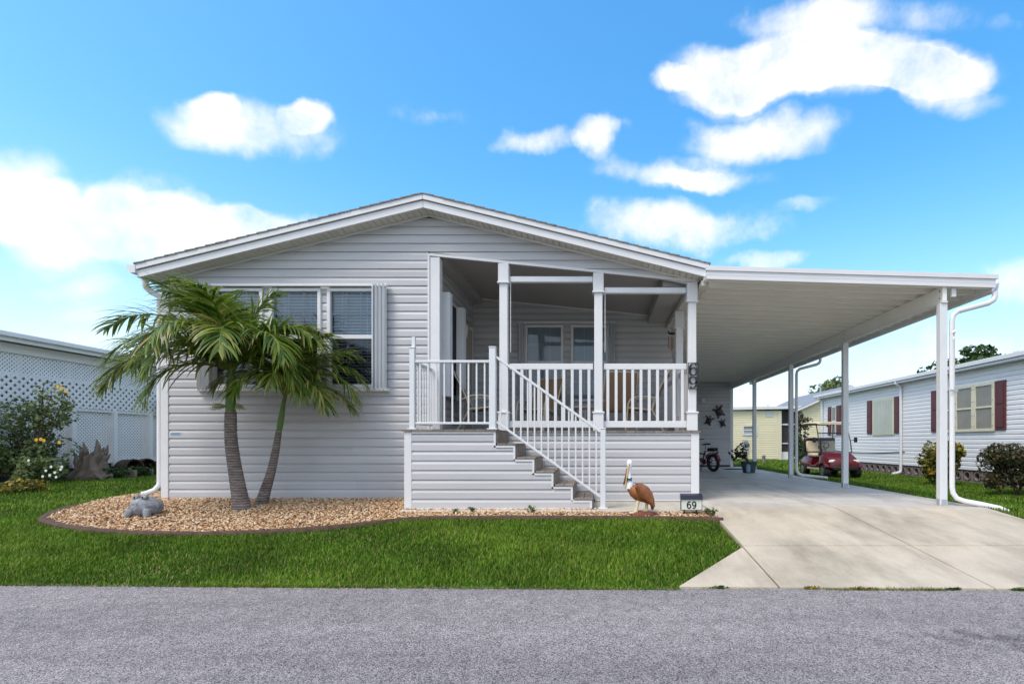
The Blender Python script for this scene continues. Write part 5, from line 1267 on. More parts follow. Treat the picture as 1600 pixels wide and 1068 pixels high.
def vegetation():
    G = lambda x, y: (x, y, gz(x, y))
    # left: flowering shrub by the lattice
    b = G(-10.75, 9.75)
    fw = [at(px, py, 9.0) for px, py in ((80, 729), (72, 735), (86, 738), (95, 733), (67, 744), (78, 742), (88, 745), (57, 751), (66, 755), (97, 729), (45, 719))]
    fy = [at(px, py, 9.15) for px, py in ((57, 687), (64, 686), (69, 688), (93, 691), (91, 604), (97, 607), (104, 611))]
    shrub('flowering_shrub', 'large loose green shrub with yellow and white flowers before the lattice', 'shrub', b,
          [((-.1, 0, .75), (.62, .6, .7), 2300), ((-.35, -.1, 1.25), (.6, .5, .55), 1100), ((.25, -.25, .32), (.5, .4, .32), 2000), ((.35, .1, 1.3), (.4, .3, .4), 420), ((.35, -.1, 1.75), (.4, .2, .22), 90), ((-.7, -.3, .35), (.6, .5, .4), 1500)], M['leaf_dull'], .085, 11, stems=16, flowers=[('petal_white', fw, .026), ('petal_yellow', fy, .034)])
    c = ground_at(45, 772)
    shrub('dry_grass_clump', 'dry brown grass clump at the left foot of the shrub', 'plant', (c.x-.5, c.y+.2, c.z), [((0, 0, .12), (.55, .35, .16), 900)], M['leaf_croton'], .07, 12, stems=6)
    for i, (px, py, w, lab) in enumerate(((185, 744, .34, 'low green plant between the driftwood stump and the barrels'), (218, 744, .28, 'low green plant in front of the wooden barrels'), (158, 745, .22, 'small fern like plant at the foot of the driftwood stump'), (248, 735, .3, 'low plant at the house corner behind the barrels'))):
        p = left_at(px, -10.72); shrub('border_plant', lab, 'plant', (p.x, p.y, p.z), [((0, 0, .12), (w, w*.7, .17), 620)], M['leaf_green'], .06, 20+i, 'low plants along the lattice', 4)
    p = at(250, 632, 13.5); shrub('climbing_plant', 'green climbing plant on the lattice beside the house corner', 'plant', (-11.35, 13.55, -.05), [((0, 0, 1.75), (.18, .35, .35), 420), ((0, 0, .8), (.12, .15, .7), 160)], M['leaf_green'], .07, 33, stems=6)
    # right
    shrub('croton_shrub', 'yellow and green croton shrub before the white house', 'shrub', G(9.35, 13.9), [((0, 0, .72), (.62, .5, .55), 1500), ((.3, 0, .95), (.3, .3, .3), 350), ((-.35, 0, .6), (.35, .3, .3), 420), ((0, 0, .3), (.35, .35, .3), 380)], M['leaf_croton'], .13, 41, stems=12)
    shrub('dark_shrub', 'dense dark reddish green shrub at the right edge before the white house', 'shrub', G(9.25, 11.2), [((0, 0, .62), (.85, .7, .62), 6500), ((.3, 0, .85), (.5, .5, .42), 1800), ((-.5, 0, .75), (.4, .35, .35), 1000), ((-.62, 0, .4), (.3, .3, .3), 600)], M['leaf_red'], .075, 42, stems=8)
    shrub('slim_shrub', 'bright green shrub by the yellow house behind the golf cart', 'shrub', G(9.35, 24.0), [((0, 0, 1.2), (.35, .3, .5), 500), ((.15, 0, .5), (.45, .35, .5), 700)], M['leaf_green'], .12, 43, stems=6)
    shrub('thin_tree_shrub', 'sparse brownish small tree beside the far corner of the white house', 'tree', G(10.35, 26.0), [((0, 0, 2.0), (.5, .4, .8), 420), ((.1, 0, 1.2), (.3, .3, .5), 160)], M['leaf_red'], .16, 44, stems=12)
    tree('broadleaf_tree', 'small dark tree whose crown tops the far end of the white house roof', (18.6, 40, -.3), 7.2, (1.9, 1.5, 1.2), 1500, .34, M['leaf_dull'], 51)
    tree('broadleaf_tree', 'leafy green tree rising over the white house roof at the right', (22.8, 30, -.3), 7.5, (3.6, 2.0, 1.35), 5200, .30, M['leaf_green'], 52)
    tree('broadleaf_tree', 'small far tree peeking over the middle of the white house roof', (24.2, 45, -.3), 7.2, (1.0, .8, .9), 500, .34, M['leaf_dull'], 53)
    # weeds
    for i, (px, py, w, n, lab) in enumerate(((737, 797, .05, 70, 'small weed under the middle of the stair skirt'), (830, 797, .06, 60, 'small weed beneath the lower stair steps'), (711, 799, .05, 40, 'low weed left of the middle of the stair skirt'), (1112, 806, .10, 90, 'spindly weed at the corner of the driveway'), (1105, 800, .05, 40, 'small sprout behind the number sign'))):
        p = ground_at(px, py+3, .02); shrub('weed', lab, 'plant', (p.x, p.y, p.z), [((0, 0, w*.8), (w, w*.8, w*.8), n)], M['leaf_green'], .035, 60+i, 'weeds in the gravel', 4)
    for i, (px, py, w, lab) in enumerate(((1263, 916, .055, 'dry weed tuft in the road joint nearest the lawn'), (1345, 918, .09, 'longest dry weed tuft in the joint between driveway and road'), (1490, 921, .05, 'thin weed tuft in the road joint below the driveway centre line'), (1590, 921, .06, 'grassy tuft in the road joint at the right edge'), (1120, 914, .06, 'grassy tuft at the corner of lawn and driveway apron'))):
        p = ground_at(px, py, .0); shrub('joint_weed', lab, 'plant', (p.x, yedge(p.x)+.0, -.345), [((0, 0, .010), (w*1.6, .015, .016), 110)], M['leaf_croton'] if i < 2 else M['leaf_green'], .022, 70+i, 'weeds in the road joint', 3)
vegetation()

# ================================================================== driftwood stump, barrels, frog
def stump():
    b = left_at(137, -10.95); t = thing('driftwood_stump', 'weathered upright root stump standing in the border by the lattice', 'stump', (b.x, b.y, b.z)); rr = random.Random(4); s = 1/70*1.0
    m = MB(); rs = []
    for z, r in ((-.03, .34), (.08, .33), (.2, .28), (.35, .25), (.5, .22)):
        rs.append([(b.x+.25*z+r*(1.05+.28*math.sin(k*1.3+z*4)+rr.uniform(-.1, .1))*math.cos(k*.524), b.y+r*.8*(1+.2*math.sin(k*2.1))*math.sin(k*.524), b.z+z+rr.uniform(-.02, .02)) for k in range(12)])
    m.rings(rs); m.build('trunk', M['drift'], t)
    for i in range(12):
        a = rr.uniform(0, 6.28); x = b.x+.1+.2*math.cos(a); y = b.y+.16*math.sin(a); h = rr.uniform(.35, .72)
        MB().tube([(x-.05, y, b.z+.2), (x, y, b.z+h*.7), (x+rr.uniform(-.05, .12), y+rr.uniform(-.05, .05), b.z+h)], [.07, .05, .02], 6).build('root', M['drift'], t)
    for (x0, z0, x1, z1, r) in ((-.25, .2, -.38, .55, .09), (-.12, .45, -.2, .68, .07), (.02, .45, .1, .80, .08), (.12, .45, .2, .86, .08), (.2, .4, .36, .74, .07), (.25, .3, .5, .55, .06), (.0, .4, -.02, .62, .07), (-.3, .05, -.55, -.02, .08), (.25, .1, .45, .0, .08), (.1, .45, .28, .7, .05)):
        y = rr.uniform(-.15, .1); p = Vector((b.x+x0, b.y+y, b.z+z0)); q = Vector((b.x+x1, b.y+y+rr.uniform(-.1, .1), b.z+z1)); md = p.lerp(q, .55)+Vector((rr.uniform(-.05, .05), 0, rr.uniform(-.03, .05)))
        MB().tube([p, md, q], [r*.95, r*.6, r*.14], 7).build('root', M['drift'], t)
stump()
def barrel(px, py, az, label):
    b = left_at(px, -11.05); t = thing('wooden_barrel', label, 'barrel', (b.x, b.y, b.z), 'half barrels lying by the lattice'); ln = .42; R0 = .20
    d = Vector((math.cos(R(az)), math.sin(R(az)), .06)).normalized(); s = d.cross(Vector((0, 0, 1))).normalized(); u = s.cross(d); c = Vector((b.x, b.y, b.z+R0*1.02))
    for k in range(14):
        m = MB(); rs = []; a0, a1 = 2*math.pi*k/14+.015, 2*math.pi*(k+1)/14-.015
        for i in range(5):
            f = i/4; r = R0*(.86+.14*math.sin(math.pi*(.2+.6*f))); o = c+d*(f-.5)*ln
            rs.append([o+(s*math.cos(a)+u*math.sin(a))*q for a, q in ((a0, r), (a1, r), (a1, r-.02), (a0, r-.02))])
        m.rings(rs); m.build('stave', M['barrel'], t)
    for f in (.15, .85):
        m = MB(); rs = []; o = c+d*(f-.5)*ln; r = R0*(.86+.14*math.sin(math.pi*(.2+.6*f)))
        for i in range(21):
            a = 2*math.pi*i/20; v = s*math.cos(a)+u*math.sin(a); rs.append([o+v*(r+.004)-d*.015, o+v*(r+.004)+d*.015, o+v*(r-.002)+d*.015, o+v*(r-.002)-d*.015])
        m.rings(rs, False); m.build('hoop', M['black_metal'], t)
    m = MB().tube([c-d*(ln*.46), c-d*(ln*.43)], R0*.84, 14); m.build('bottom', M['barrel'], t)
barrel(202, 736, -18, 'left wooden barrel lying on its side by the lattice'); barrel(226, 737, -35, 'right wooden barrel lying on its side next to the house corner')
for i, (px, py) in enumerate(((202, 742), (228, 741))):
    b = left_at(px, -10.78); t = thing('log_edging', ('left', 'right')[i]+' row of short wooden pickets before the barrels', 'edging', (b.x, b.y, b.z), 'picket edging by the barrels')
    for k in range(7): MB().lathe([(.03, -.05), (.03, .16+.03*math.sin(k*2)), (.02, .18+.03*math.sin(k*2))], (b.x-.2+k*.065, b.y-.05, b.z), 7).build('picket', M['drift'], t)
def frog():
    b = ground_at(230, 803, .03); b.z -= .02; t = thing('frog_statue', 'speckled grey stone frog statue sitting in the gravel', 'statue', (b.x, b.y, b.z)); rr = random.Random(2)
    warts = []
    for i in range(46):
        a = rr.uniform(0, 6.28); e = rr.uniform(-.2, 1.2); warts.append((Vector((math.cos(a)*math.cos(e), math.sin(a)*math.cos(e), math.sin(e))), rr.uniform(.06, .15), rr.uniform(.04, .10)))
    m = MB(); rs = []; n, k = 40, 26
    def surf(d):
        # a squat body, a wide head bulging to the front, a mouth groove and warts
        r = 1.0
        for w, s, h in warts:
            q = (d-w).length
            if q < s*1.6: r += h*math.exp(-(q/s)**2*1.6)*.6
        hd = max(0, d.dot(Vector((-.15, -.8, .55)).normalized())); r += .16*hd**3
        mz = .30-.55*(d.x+.02)**2
        if d.y < .1: r -= .085*math.exp(-((d.z-mz)/.055)**2)*min(1, (.1-d.y)*4)
        return r
    for i in range(k+1):
        ph = math.pi*i/k; ring = []
        for j in range(n):
            a = 2*math.pi*j/n; d = Vector((math.sin(ph)*math.cos(a), math.sin(ph)*math.sin(a), -math.cos(ph))); r = surf(d)
            z = .115+.128*d.z*r
            ring.append((b.x+d.x*r*.172, b.y+d.y*r*.145, b.z+max(0.0, z)))
        rs.append(ring)
    m.rings(rs); m.build('body', M['frog'], t, True)
    for x, y in ((-.065, -.075), (.045, -.085)):
        e = MB().ball((b.x+x, b.y+y, b.z+.242), .036, 10, 8, (1.1, 1, .9)).build('eye_bump', M['frog'], t, True); MB().ball((b.x+x-.002, b.y+y-.027, b.z+.247), .014, 8, 6).build('eye', M['rubber'], e)
    for x0, y0, x1, y1, r in ((-.11, -.09, -.145, -.125, .05), (.09, -.10, .11, -.135, .045)):
        MB().tube([(b.x+x0, b.y+y0, b.z+.085), (b.x+(x0+x1)/2, b.y+(y0+y1)/2, b.z+.055), (b.x+x1, b.y+y1, b.z+.02), (b.x+x1*1.12, b.y+y1*1.1, b.z+.008)], [r, r, r*.75, r*.4], 10).build('foot', M['frog'], t, True)
frog()

# ================================================================== pelican, signs, wind chime
mat('pelican_wing', (0.15, 0.045, 0.014), 0.45, 0.25, 12, 0.4, 40, col2=(0.30, 0.105, 0.032))
def pelican():
    b = ground_at(999, 804, .02); Y = b.y; t = thing('pelican_statue', 'carved brown pelican statue with white neck and green bow', 'statue', (b.x, b.y, b.z)); s = Y/F
    q = lambda px, py, dy=0: Vector(((px-PX)*s, Y+dy, CAM_Z-(py-PY)*s))
    u = s
    pts = [(1020.5, 791, 1.5), (1018.5, 785, 5), (1013.5, 778.5, 9), (1006.5, 773.5, 12), (998.5, 770, 13.4), (991, 766, 11), (986, 761.5, 7.5), (984.5, 757, 4.5)]
    m = MB(); m.tube([q(x, y) for x, y, r in pts], [r*u*.95 for x, y, r in pts], 14, flat=.85); body = m.build('body', M['pelican_brown'], t, True)
    for dy, nm in ((-.104, 1), (.104, -1)):
        w = MB(); rs = []
        for (x, y, hw) in ((993, 758, 3), (999, 762, 8), (1006, 767, 9.5), (1013, 774, 8), (1018, 783, 5), (1020.5, 790, 1.5)):
            c = q(x, y, dy); up = Vector((.65, 0, .76))*hw*u; th = Vector((0, -.022 if dy < 0 else .022, 0))
            rs.append([c+up, c+up*.5+th, c-up*.5+th, c-up, c-up*.4-th*.6, c+up*.4-th*.6])
        w.rings(rs); w.build('wing', M['pelican_wing'], t, True)
    MB().tube([q(1018, 782), q(1020, 790), q(1019, 796)], [.035, .03, .012], 8, flat=.6).build('tail', M['rust_rock'], t, True)
    nk = [(984, 763, 5.5), (984.5, 757, 5.6), (984, 750, 4), (983, 742, 2.9), (983.5, 734, 2.8), (983.8, 728, 3.6), (983.8, 723, 4.6), (983.8, 719.5, 3.6), (983.8, 717.6, 1.2)]
    m = MB().tube([q(x, y) for x, y, r in nk], [r*u for x, y, r in nk], 12); h = m.build('neck', M['pelican_white'], t, True)
    for dy in (-.032, .032): MB().ball(tuple(q(983.0, 725.5, dy)), .0075, 8, 6).build('eye', M['rubber'], h)
    bl = [(982.5, 727, 2.6), (981, 735, 2.4), (979, 748, 1.9), (977, 758, 1.5), (975.6, 763, .9)]
    MB().tube([q(x, y, -.012) for x, y, r in bl], [r*u for x, y, r in bl], 8, flat=1.1).build('bill', M['pelican_bill'], t, True)
    bl = [(980, 731, 1.2), (978, 744, 1.7), (975.5, 754, 1.8), (974.2, 757, .8)]
    MB().tube([q(x, y, -.012) for x, y, r in bl], [r*u for x, y, r in bl], 8).build('pouch', M['rust_rock'], t, True)
    m = MB(); c = q(983, 748, -.035)
    for sx in (-1, 1):
        m.rings([[c+Vector((sx*.006, -.01, .008)), c+Vector((sx*.006, .01, .008)), c+Vector((sx*.006, .01, -.008)), c+Vector((sx*.006, -.01, -.008))], [c+Vector((sx*.032, -.014, .026)), c+Vector((sx*.032, .008, .026)), c+Vector((sx*.032, .008, -.02)), c+Vector((sx*.032, -.014, -.02))]])
    m.box(c.x-.009, c.x+.009, c.y-.014, c.y+.01, c.z-.012, c.z+.012, .003); m.build('bow_tie', M['green_bow'], t)
    for (x, y, x2, dy) in ((997, 783, 993.5, -.03), (1011, 783, 1009.5, .02)):
        m = MB().tube([q(x, y-2, dy), q(x2+1, 793, dy), q(x2, 798.5, dy-.01)], [.024, .02, .024], 8); m.build('leg', M['pelican_leg'], t, True)
        f = MB(); c = q(x2, 799.3, dy-.01); f.add([c+Vector((.03, 0, 0)), c+Vector((-.07, -.05, 0)), c+Vector((-.085, 0, 0)), c+Vector((-.07, .045, 0)), c+Vector((.0, 0, .03)), c+Vector((.03, 0, -.012)), c+Vector((-.07, -.05, -.012)), c+Vector((-.085, 0, -.012)), c+Vector((-.07, .045, -.012))], [(0, 1, 4), (1, 2, 4), (2, 3, 4), (3, 0, 4), (0, 5, 6, 1), (1, 6, 7, 2), (2, 7, 8, 3), (3, 8, 5, 0), (5, 8, 7, 6)]); f.build('foot', M['pelican_leg'], t)
    rr = random.Random(9); rs = []
    for z, r in ((-.03, .19), (.01, .18), (.04, .15), (.05, .07)): rs.append([(b.x+.035+r*(1+rr.uniform(-.15, .15))*math.cos(k*.449), b.y+r*.6*(1+rr.uniform(-.15, .15))*math.sin(k*.449), b.z+z+rr.uniform(-.006, .006)) for k in range(14)])
    MB().rings(rs).build('rock_base', M['rust_rock'], t, True)
pelican()
def stroke(pts, ws, y0, y1):
    """flat numeral stroke in the XZ plane with given half widths"""
    P_ = [Vector((p[0], 0, p[1])) for p in pts]; n = len(P_); rs = []
    for i in range(n):
        d = (P_[min(i+1, n-1)]-P_[max(i-1, 0)]).normalized(); s = Vector((-d.z, 0, d.x)); w = ws[i]; a, b = P_[i]+s*w, P_[i]-s*w
        rs.append([(a.x, y0, a.z), (b.x, y0, b.z), (b.x, y1, b.z), (a.x, y1, a.z)])
    return MB().rings(rs)
def six(cx, cz, w, h, t, ornate, y0, y1, flip=False):
    pts = []; ws = []
    # tail sweeping from the top right down the left side, then round the bowl
    by, br = -.5+.31, .31
    P0 = [(.36, .36), (.24, .475), (.0, .49), (-.22, .40), (-.40, .18), (-.46, -.08)]
    for p in P0: pts.append(p)
    for k in range(1, 17):
        a = math.pi-.12+k*(2*math.pi-.25)/16; pts.append((.02+.44*math.cos(a), by+br*math.sin(a)))
    n = len(pts)
    for i, p in enumerate(pts):
        if ornate: f = .35+.95*abs(pts[i][0])/.46 if i > 1 else (1.2 if i == 0 else .6)
        else: f = 1.0
        ws.append(t*f)
    sg = -1 if flip else 1
    V = [(cx+sg*x*w, cz+sg*z*h) for x, z in pts]
    return stroke(V, ws, y0, y1)
def number_sign():
    a = at(1063.5, 772.5, 6.5); c = at(1097, 796.5, 6.5); gx = ground_at(1080, 807, .02); Y = 6.5
    t = thing('number_sign', 'low black framed lawn sign reading 69 at the driveway corner', 'sign', ((a.x+c.x)/2, Y, gz(a.x, Y)))
    f = .008
    zt = a.z-.058
    MB().box(a.x, c.x, Y-.012, Y+.03, c.z, zt, .003).build('frame', M['black_metal'], t)
    MB().box(a.x+f, c.x-f, Y-.0145, Y-.0122, c.z+f, zt-.002).build('face', M['sign_white'], t)
    MB().prism([(Y-.03, zt+.001), (Y+.055, zt+.001), (Y+.055, a.z+.012), (Y-.02, a.z-.004)], 'x', a.x-.003, c.x+.003).build('solar_cap', M['sign_top'], t)
    cx = (a.x+c.x)/2; cz = (c.z+zt)/2
    six(cx-.033, cz, .046, .084, .0075, False, Y-.0175, Y-.0146).build('numeral', M['black_metal'], t)
    six(cx+.033, cz, .046, .084, .0075, False, Y-.0175, Y-.0146, True).build('numeral', M['black_metal'], t)
    for x in (a.x+.045, c.x-.07): MB().box(x-.009, x+.009, Y-.004, Y+.012, gz(x, Y)-.03, c.z-.001).build('stake', M['black_metal'], t)
number_sign()
def plaque():
    x0, x1 = CX[2]-.068, CX[2]+.083; z1 = .84+(691-567)/F*YF; z0 = .84+(691-608)/F*YF; y = YF-.045
    t = thing('house_number', 'black ornate numerals 6 over 9 on the right porch column', 'house number', ((x0+x1)/2, y, z0)); f = .007
    m = MB()
    for a, b, c, d in ((x0, x1, z1-f, z1), (x0, x1, z0, z0+f), (x0, x0+f, z0+f, z1-f), (x1-f, x1, z0+f, z1-f)): m.box(a, b, y-.008, y+.012, c, d)
    m.build('frame', M['black_metal'], t)
    zm = (z0+z1)/2; cx = (x0+x1)/2
    six(cx, zm+.098, .125, .175, .0155, True, y-.012, y+.006).build('numeral', M['black_metal'], t)
    six(cx, zm-.098, .125, .175, .0155, True, y-.012, y+.006, True).build('numeral', M['black_metal'], t)
plaque()
def wind_chime():
    Y = 9.5; t = thing('wind_chime', 'copper tube wind chime hanging at the right end of the porch', 'wind chime', at(1049, 552, Y)); c = at(1050, 521, Y)
    MB().tube([at(1050, 503, Y), c], .003, 4).build('cord', M['black_metal'], t)
    m = MB().ball(tuple(c), .05, 10, 6, (1.2, .5, .45)); m.tube([c+Vector((-.05, 0, .0)), c+Vector((-.08, 0, .06))], [.02, .004], 6); m.tube([c+Vector((.04, 0, .0)), c+Vector((.10, 0, .05))], [.02, .012], 6); m.build('ornament', M['black_metal'], t)
    for i, l in enumerate((.20, .24, .21, .17)):
        x = c.x-.06+.04*i; MB().tube([(x, Y+.015*(-1)**i, c.z-.07), (x, Y+.015*(-1)**i, c.z-.07-l)], .009, 8).build('tube', M['copper'], t)
        MB().tube([(x, Y+.015*(-1)**i, c.z-.01), (x, Y+.015*(-1)**i, c.z-.07)], .0015, 4).build('string', M['black_metal'], t)
    MB().tube([(c.x, Y, c.z-.05), (c.x, Y, c.z-.42)], .002, 4).build('string', M['black_metal'], t)
wind_chime()

# ================================================================== porch furniture
def chair():
    t = local_thing('patio_chair', None, None)
    for s in (-.29, .29):
        MB().tube(catmull([Vector(p) for p in ((.30, s, 0), (.27, s, .3), (.24, s, .52), (.12, s, .60), (-.12, s, .60), (-.26, s, .54))], 4), .015, 8).build('arm', M['cream'], t, True)
        MB().tube(catmull([Vector(p) for p in ((-.36, s, 0), (-.22, s, .25), (-.16, s, .42), (-.26, s, .7), (-.44, s, 1.04))], 4), .014, 8).build('back_rail', M['cream'], t, True)
        MB().tube([(.25, s, .42), (-.17, s, .38)], .013, 8).build('seat_rail', M['cream'], t, True)
    for p in ((-.44, 1.04), (.25, .42), (-.36, .02)): MB().tube([(p[0], -.29, p[1]), (p[0], .29, p[1])], .012, 8).build('cross_bar', M['cream'], t, True)
    prof = [(.26, .43), (.1, .395), (-.1, .365), (-.17, .40), (-.22, .52), (-.30, .74), (-.44, 1.05)]
    m = MB(); rs = [[(x, -.275, z), (x, .275, z), (x, .275, z-.008), (x, -.275, z-.008)] for x, z in catmull([Vector((a, b)) for a, b in prof], 3)]
    m.rings(rs); m.build('sling', M['sling'], t, True)
    return t
c0 = chair()
spots = [(-2.02, 8.75, 8, 'tan sling patio chair at the left end of the porch'), (-1.10, 9.35, -115, 'tan sling patio chair behind the middle of the stairs rail, facing the yard'), (0.33, 9.25, 100, 'tan sling patio chair with low rounded outline right of the middle column'), (0.80, 9.0, 172, 'high backed tan sling chair nearest the right end of the porch')]
for i, (x, y, rz_, lab) in enumerate(spots):
    c = c0 if i == 0 else copy_tree(c0)
    c.location = (x, y, DZ); c.rotation_euler = (0, 0, R(rz_)); tag(c, lab, 'chair', 'patio chairs on the porch')
def table():
    t = thing('side_table', 'small cream patio table between the porch chairs', 'table', (-.32, 9.3, DZ))
    m = MB(); m.lathe([(.02, DZ+.44), (.26, DZ+.44), (.27, DZ+.455), (.26, DZ+.47), (.02, DZ+.47)], (-.32, 9.3, 0), 20); m.build('table_top', M['cream'], t)
    for k in range(4):
        a = k*math.pi/2+.5; MB().tube([(-.32+.2*math.cos(a), 9.3+.2*math.sin(a), DZ+.44), (-.32+.15*math.cos(a), 9.3+.15*math.sin(a), DZ+.2), (-.32+.22*math.cos(a), 9.3+.22*math.sin(a), DZ)], .012, 6).build('leg', M['cream'], t)
table()

# ================================================================== potted plant
def pot():
    b = ground_at(1170, 738, .012); t = thing('potted_plant', 'dark leaved plant in a teal pot beside the carport post', 'potted plant', (b.x, b.y, b.z))
    MB().lathe([(.02, 0), (.17, 0), (.23, .30), (.25, .30), (.25, .33), (.22, .33), (.20, .27), (.02, .26)], tuple(b), 16).build('pot', M['pot'], t, True)
    MB().box(b.x-.15, b.x-.02, b.y-.262, b.y-.2, b.z+.02, b.z+.26, .03).build('pot_plaque', M['pot_blue'], t)
    V, Fc, r, cl = leaf_cloud((b.x-.18, b.y, b.z+.62), (.42, .3, .30), 260, .11, 77, lobes=9); big_mesh('foliage', V, Fc, M['leaf_dark'], t, rnd=r, kind='stuff')
    m = MB()
    for p in cl: m.tube([(b.x, b.y, b.z+.27), Vector(p)*.5+Vector((b.x, b.y, b.z+.45))*.5, Vector(p)], [.012, .008, .004], 5)
    m.build('stems', M['twig'], t)
pot()

# ================================================================== golf cart
def golf_cart():
    t = local_thing('golf_cart', 'red golf cart with beige roof and seats parked on the grass', 'golf cart')
    # local: front towards -y, x to the right, ground z = 0
    def loft(name, secs, mt, parent=t):
        """secs: (y, half width, z bottom, z top, crown inset)"""
        m = MB(); rs = []
        for y, w, z0, z1, k in secs: rs.append([(-w, y, z0), (w, y, z0), (w*1.02, y, z0+(z1-z0)*.55), (w*(1-k*.5), y, z1-.02), (w*(1-k), y, z1), (-w*(1-k), y, z1), (-w*(1-k*.5), y, z1-.02), (-w*1.02, y, z0+(z1-z0)*.55)])
        m.rings(rs); return m.build(name, mt, parent, True)
    cowl = loft('front_cowl', [(-1.16, .32, .36, .50, .25), (-1.12, .46, .34, .58, .2), (-.98, .50, .38, .68, .22), (-.75, .51, .42, .77, .24), (-.52, .54, .36, .84, .22), (-.46, .53, .36, .85, .22)], M['cart_red'])
    loft('rear_body', [(.12, .56, .28, .62, .08), (.3, .58, .30, .66, .08), (.8, .58, .36, .68, .12), (1.08, .52, .42, .64, .2), (1.14, .44, .46, .58, .2)], M['cart_red'])
    MB().box(-.56, .56, -.5, .14, .26, .33, .02).build('floor', M['rubber'], t)
    for s in (-1, 1):
        MB().box(s*.57-.025, s*.57+.025, -.5, .42, .25, .32, .012).build('side_sill', M['cart_beige'], t)
        MB().tube([(s*.57, -.5, .5), (s*.58, -.30, .40), (s*.58, 0.1, .36), (s*.58, .3, .52)], .03, 8).build('side_panel', M['cart_red'], t, True)
        # wheel arches
        m = MB(); rs = []
        for i in range(11):
            a = math.pi*(.17+.66*i/10); rs.append([(s*.45, -.82+.27*math.cos(a), .22+.27*math.sin(a)), (s*.61, -.82+.27*math.cos(a), .22+.27*math.sin(a)), (s*.61, -.82+.30*math.cos(a), .22+.31*math.sin(a)), (s*.45, -.82+.30*math.cos(a), .22+.31*math.sin(a))])
        m.rings(rs); m.build('wheel_arch', M['cart_red'], t, True)
        h = MB().ball((s*.37, -1.075, .55), .12, 12, 8, (1.15, .45, .55)).build('headlight', M['lamp_glass'], cowl, True)
        MB().tube([(s*.52, -.52, .83), (s*.53, -.42, 1.2), (s*.52, -.28, 1.52), (s*.52, -.16, 1.82)], .018, 8).build('front_strut', M['black_metal'], t, True)
        MB().tube([(s*.50, .82, .66), (s*.50, .84, 1.2), (s*.50, .78, 1.82)], .018, 8).build('rear_strut', M['black_metal'], t, True)
        MB().tube([(s*.54, -.42, 1.22), (s*.64, -.43, 1.26)], .01, 6).build('mirror_arm', M['black_metal'], t); MB().box(s*.64-.0, s*.64+s*.11 if s > 0 else s*.64, -.46, -.41, 1.17, 1.34, .015).build('mirror', M['black_metal'], t) if s > 0 else MB().box(-.75, -.64, -.46, -.41, 1.17, 1.34, .015).build('mirror', M['black_metal'], t)
        for y, r in ((-.82, .225), (.80, .225)):
            w = MB(); w.lathe([(.13, -.10), (r-.03, -.105), (r, -.07), (r, .07), (r-.03, .105), (.13, .10)], (s*.50, y, .225), 20, 'x'); wo = w.build('wheel', M['rubber'], t, True)
            x = s*.585; m = MB().lathe([(.135, -.02), (.13, .02*1), (.10, .012), (.03, .025), (.005, .025)], (x, y, .225), 16, 'x')
            m.build('rim', M['chrome'], wo, True)
    # seats
    for y, z, n in ((.34, .70, 'front'),):
        for s in (-.27, .27):
            MB().box(s-.25, s+.25, .08, .58, .66, .80, .045).build('seat_cushion', M['cart_beige'], t, True)
            m = MB(); bb = MB().box(s-.24, s+.24, -.05, .05, 0, .42, .04); a = R(-14)
            m.add([(x, .62+y_*math.cos(a)-z_*math.sin(a), .82+y_*math.sin(a)+z_*math.cos(a)) for x, y_, z_ in bb.v], bb.f); m.build('seat_back', M['cart_beige'], t, True)
    MB().box(-.54, .54, .70, .76, .80, 1.34, .03).build('back_panel', M['black_metal'], t, True)
    bk = MB()
    for z in (.55, .75, .95):
        for p, q in (((-.45, 1.15, z), (.45, 1.15, z)), ((-.45, 1.15, z), (-.45, 1.55, z)), ((.45, 1.15, z), (.45, 1.55, z)), ((-.45, 1.55, z), (.45, 1.55, z))): bk.tube([p, q], .012, 6)
    for x in (-.45, -.15, .15, .45): bk.tube([(x, 1.55, .5), (x, 1.55, .98)], .01, 6)
    for x in (-.45, .45): bk.tube([(x, 1.15, .42), (x, 1.15, .98)], .012, 6)
    bk.box(-.46, .46, 1.14, 1.56, .50, .52); bk.build('rear_basket', M['black_metal'], t)
    # roof
    m = MB(); rs = []
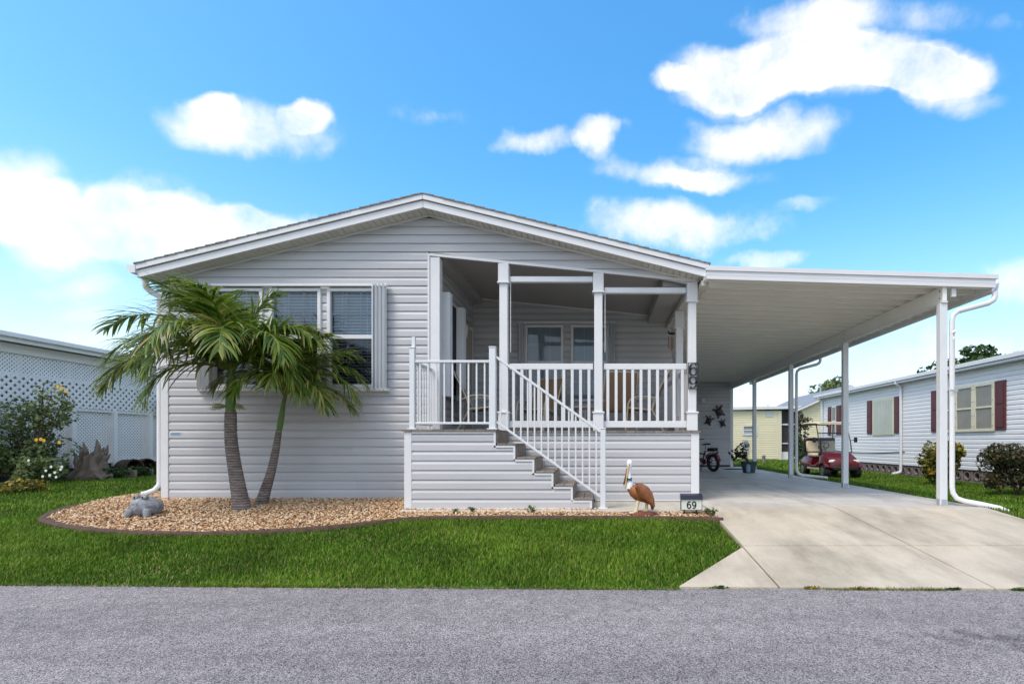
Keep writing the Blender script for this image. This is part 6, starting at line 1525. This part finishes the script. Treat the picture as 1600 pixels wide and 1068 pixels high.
    for y, w, z in ((-.36, .50, 1.80), (-.30, .57, 1.82), (.3, .60, 1.84), (.95, .57, 1.83), (1.02, .50, 1.81)): rs.append([(-w, y, z-.03), (w, y, z-.03), (w+.02, y, z), (w-.08, y, z+.045), (-w+.08, y, z+.045), (-w-.02, y, z)])
    m.rings(rs); m.build('roof', M['cart_beige'], t, True)
    for s in (-.35, .35): MB().tube([(s, .9, 1.79), (s, .93, 1.74), (s, .98, 1.79)], .014, 6).build('grab_hook', M['black_metal'], t)
    m = MB().add([(-.50, -.53, .86), (.50, -.53, .86), (.50, -.30, 1.48), (-.50, -.30, 1.48), (-.50, -.524, .86), (.50, -.524, .86), (.50, -.294, 1.48), (-.50, -.294, 1.48)], [(0, 1, 2, 3), (7, 6, 5, 4), (0, 4, 5, 1), (1, 5, 6, 2), (2, 6, 7, 3), (3, 7, 4, 0)]); ws = m.build('windshield', M['glass_clear'], t)
    MB().box(-.51, .51, -.31, -.285, 1.47, 1.50, .004).build('windshield_trim', M['black_metal'], ws)
    MB().tube([(-.25, -.44, .72), (-.25, -.16, 1.02)], .02, 8).build('steering_column', M['black_metal'], t)
    m = MB(); rs = []; c = Vector((-.25, -.14, 1.04)); d = Vector((0, .7, .7)).normalized(); u = Vector((1, 0, 0)); v = d.cross(u)
    for i in range(21):
        a = 2*math.pi*i/20; e = u*math.cos(a)+v*math.sin(a); rs.append([c+e*(.17+.014*math.cos(k*1.257))+d*.014*math.sin(k*1.257) for k in range(5)])
    m.rings(rs, False)
    for k in range(3): a = k*2.094+.5; m.tube([c, c+(u*math.cos(a)+v*math.sin(a))*.17], .01, 5)
    m.build('steering_wheel', M['black_metal'], t, True)
    MB().box(-.54, .54, -.48, -.36, .72, .84, .03).build('dashboard', M['rubber'], t, True)
    MB().box(-.40, .40, -1.20, -1.12, .26, .40, .03).build('bumper', M['rubber'], t, True)
    MB().box(-.055, .055, -1.215, -1.205, .30, .37).build('plate', M['trim'], t)
    t.location = (7.93, 17.6, -.325); t.rotation_euler = (0, 0, 0)
golf_cart()
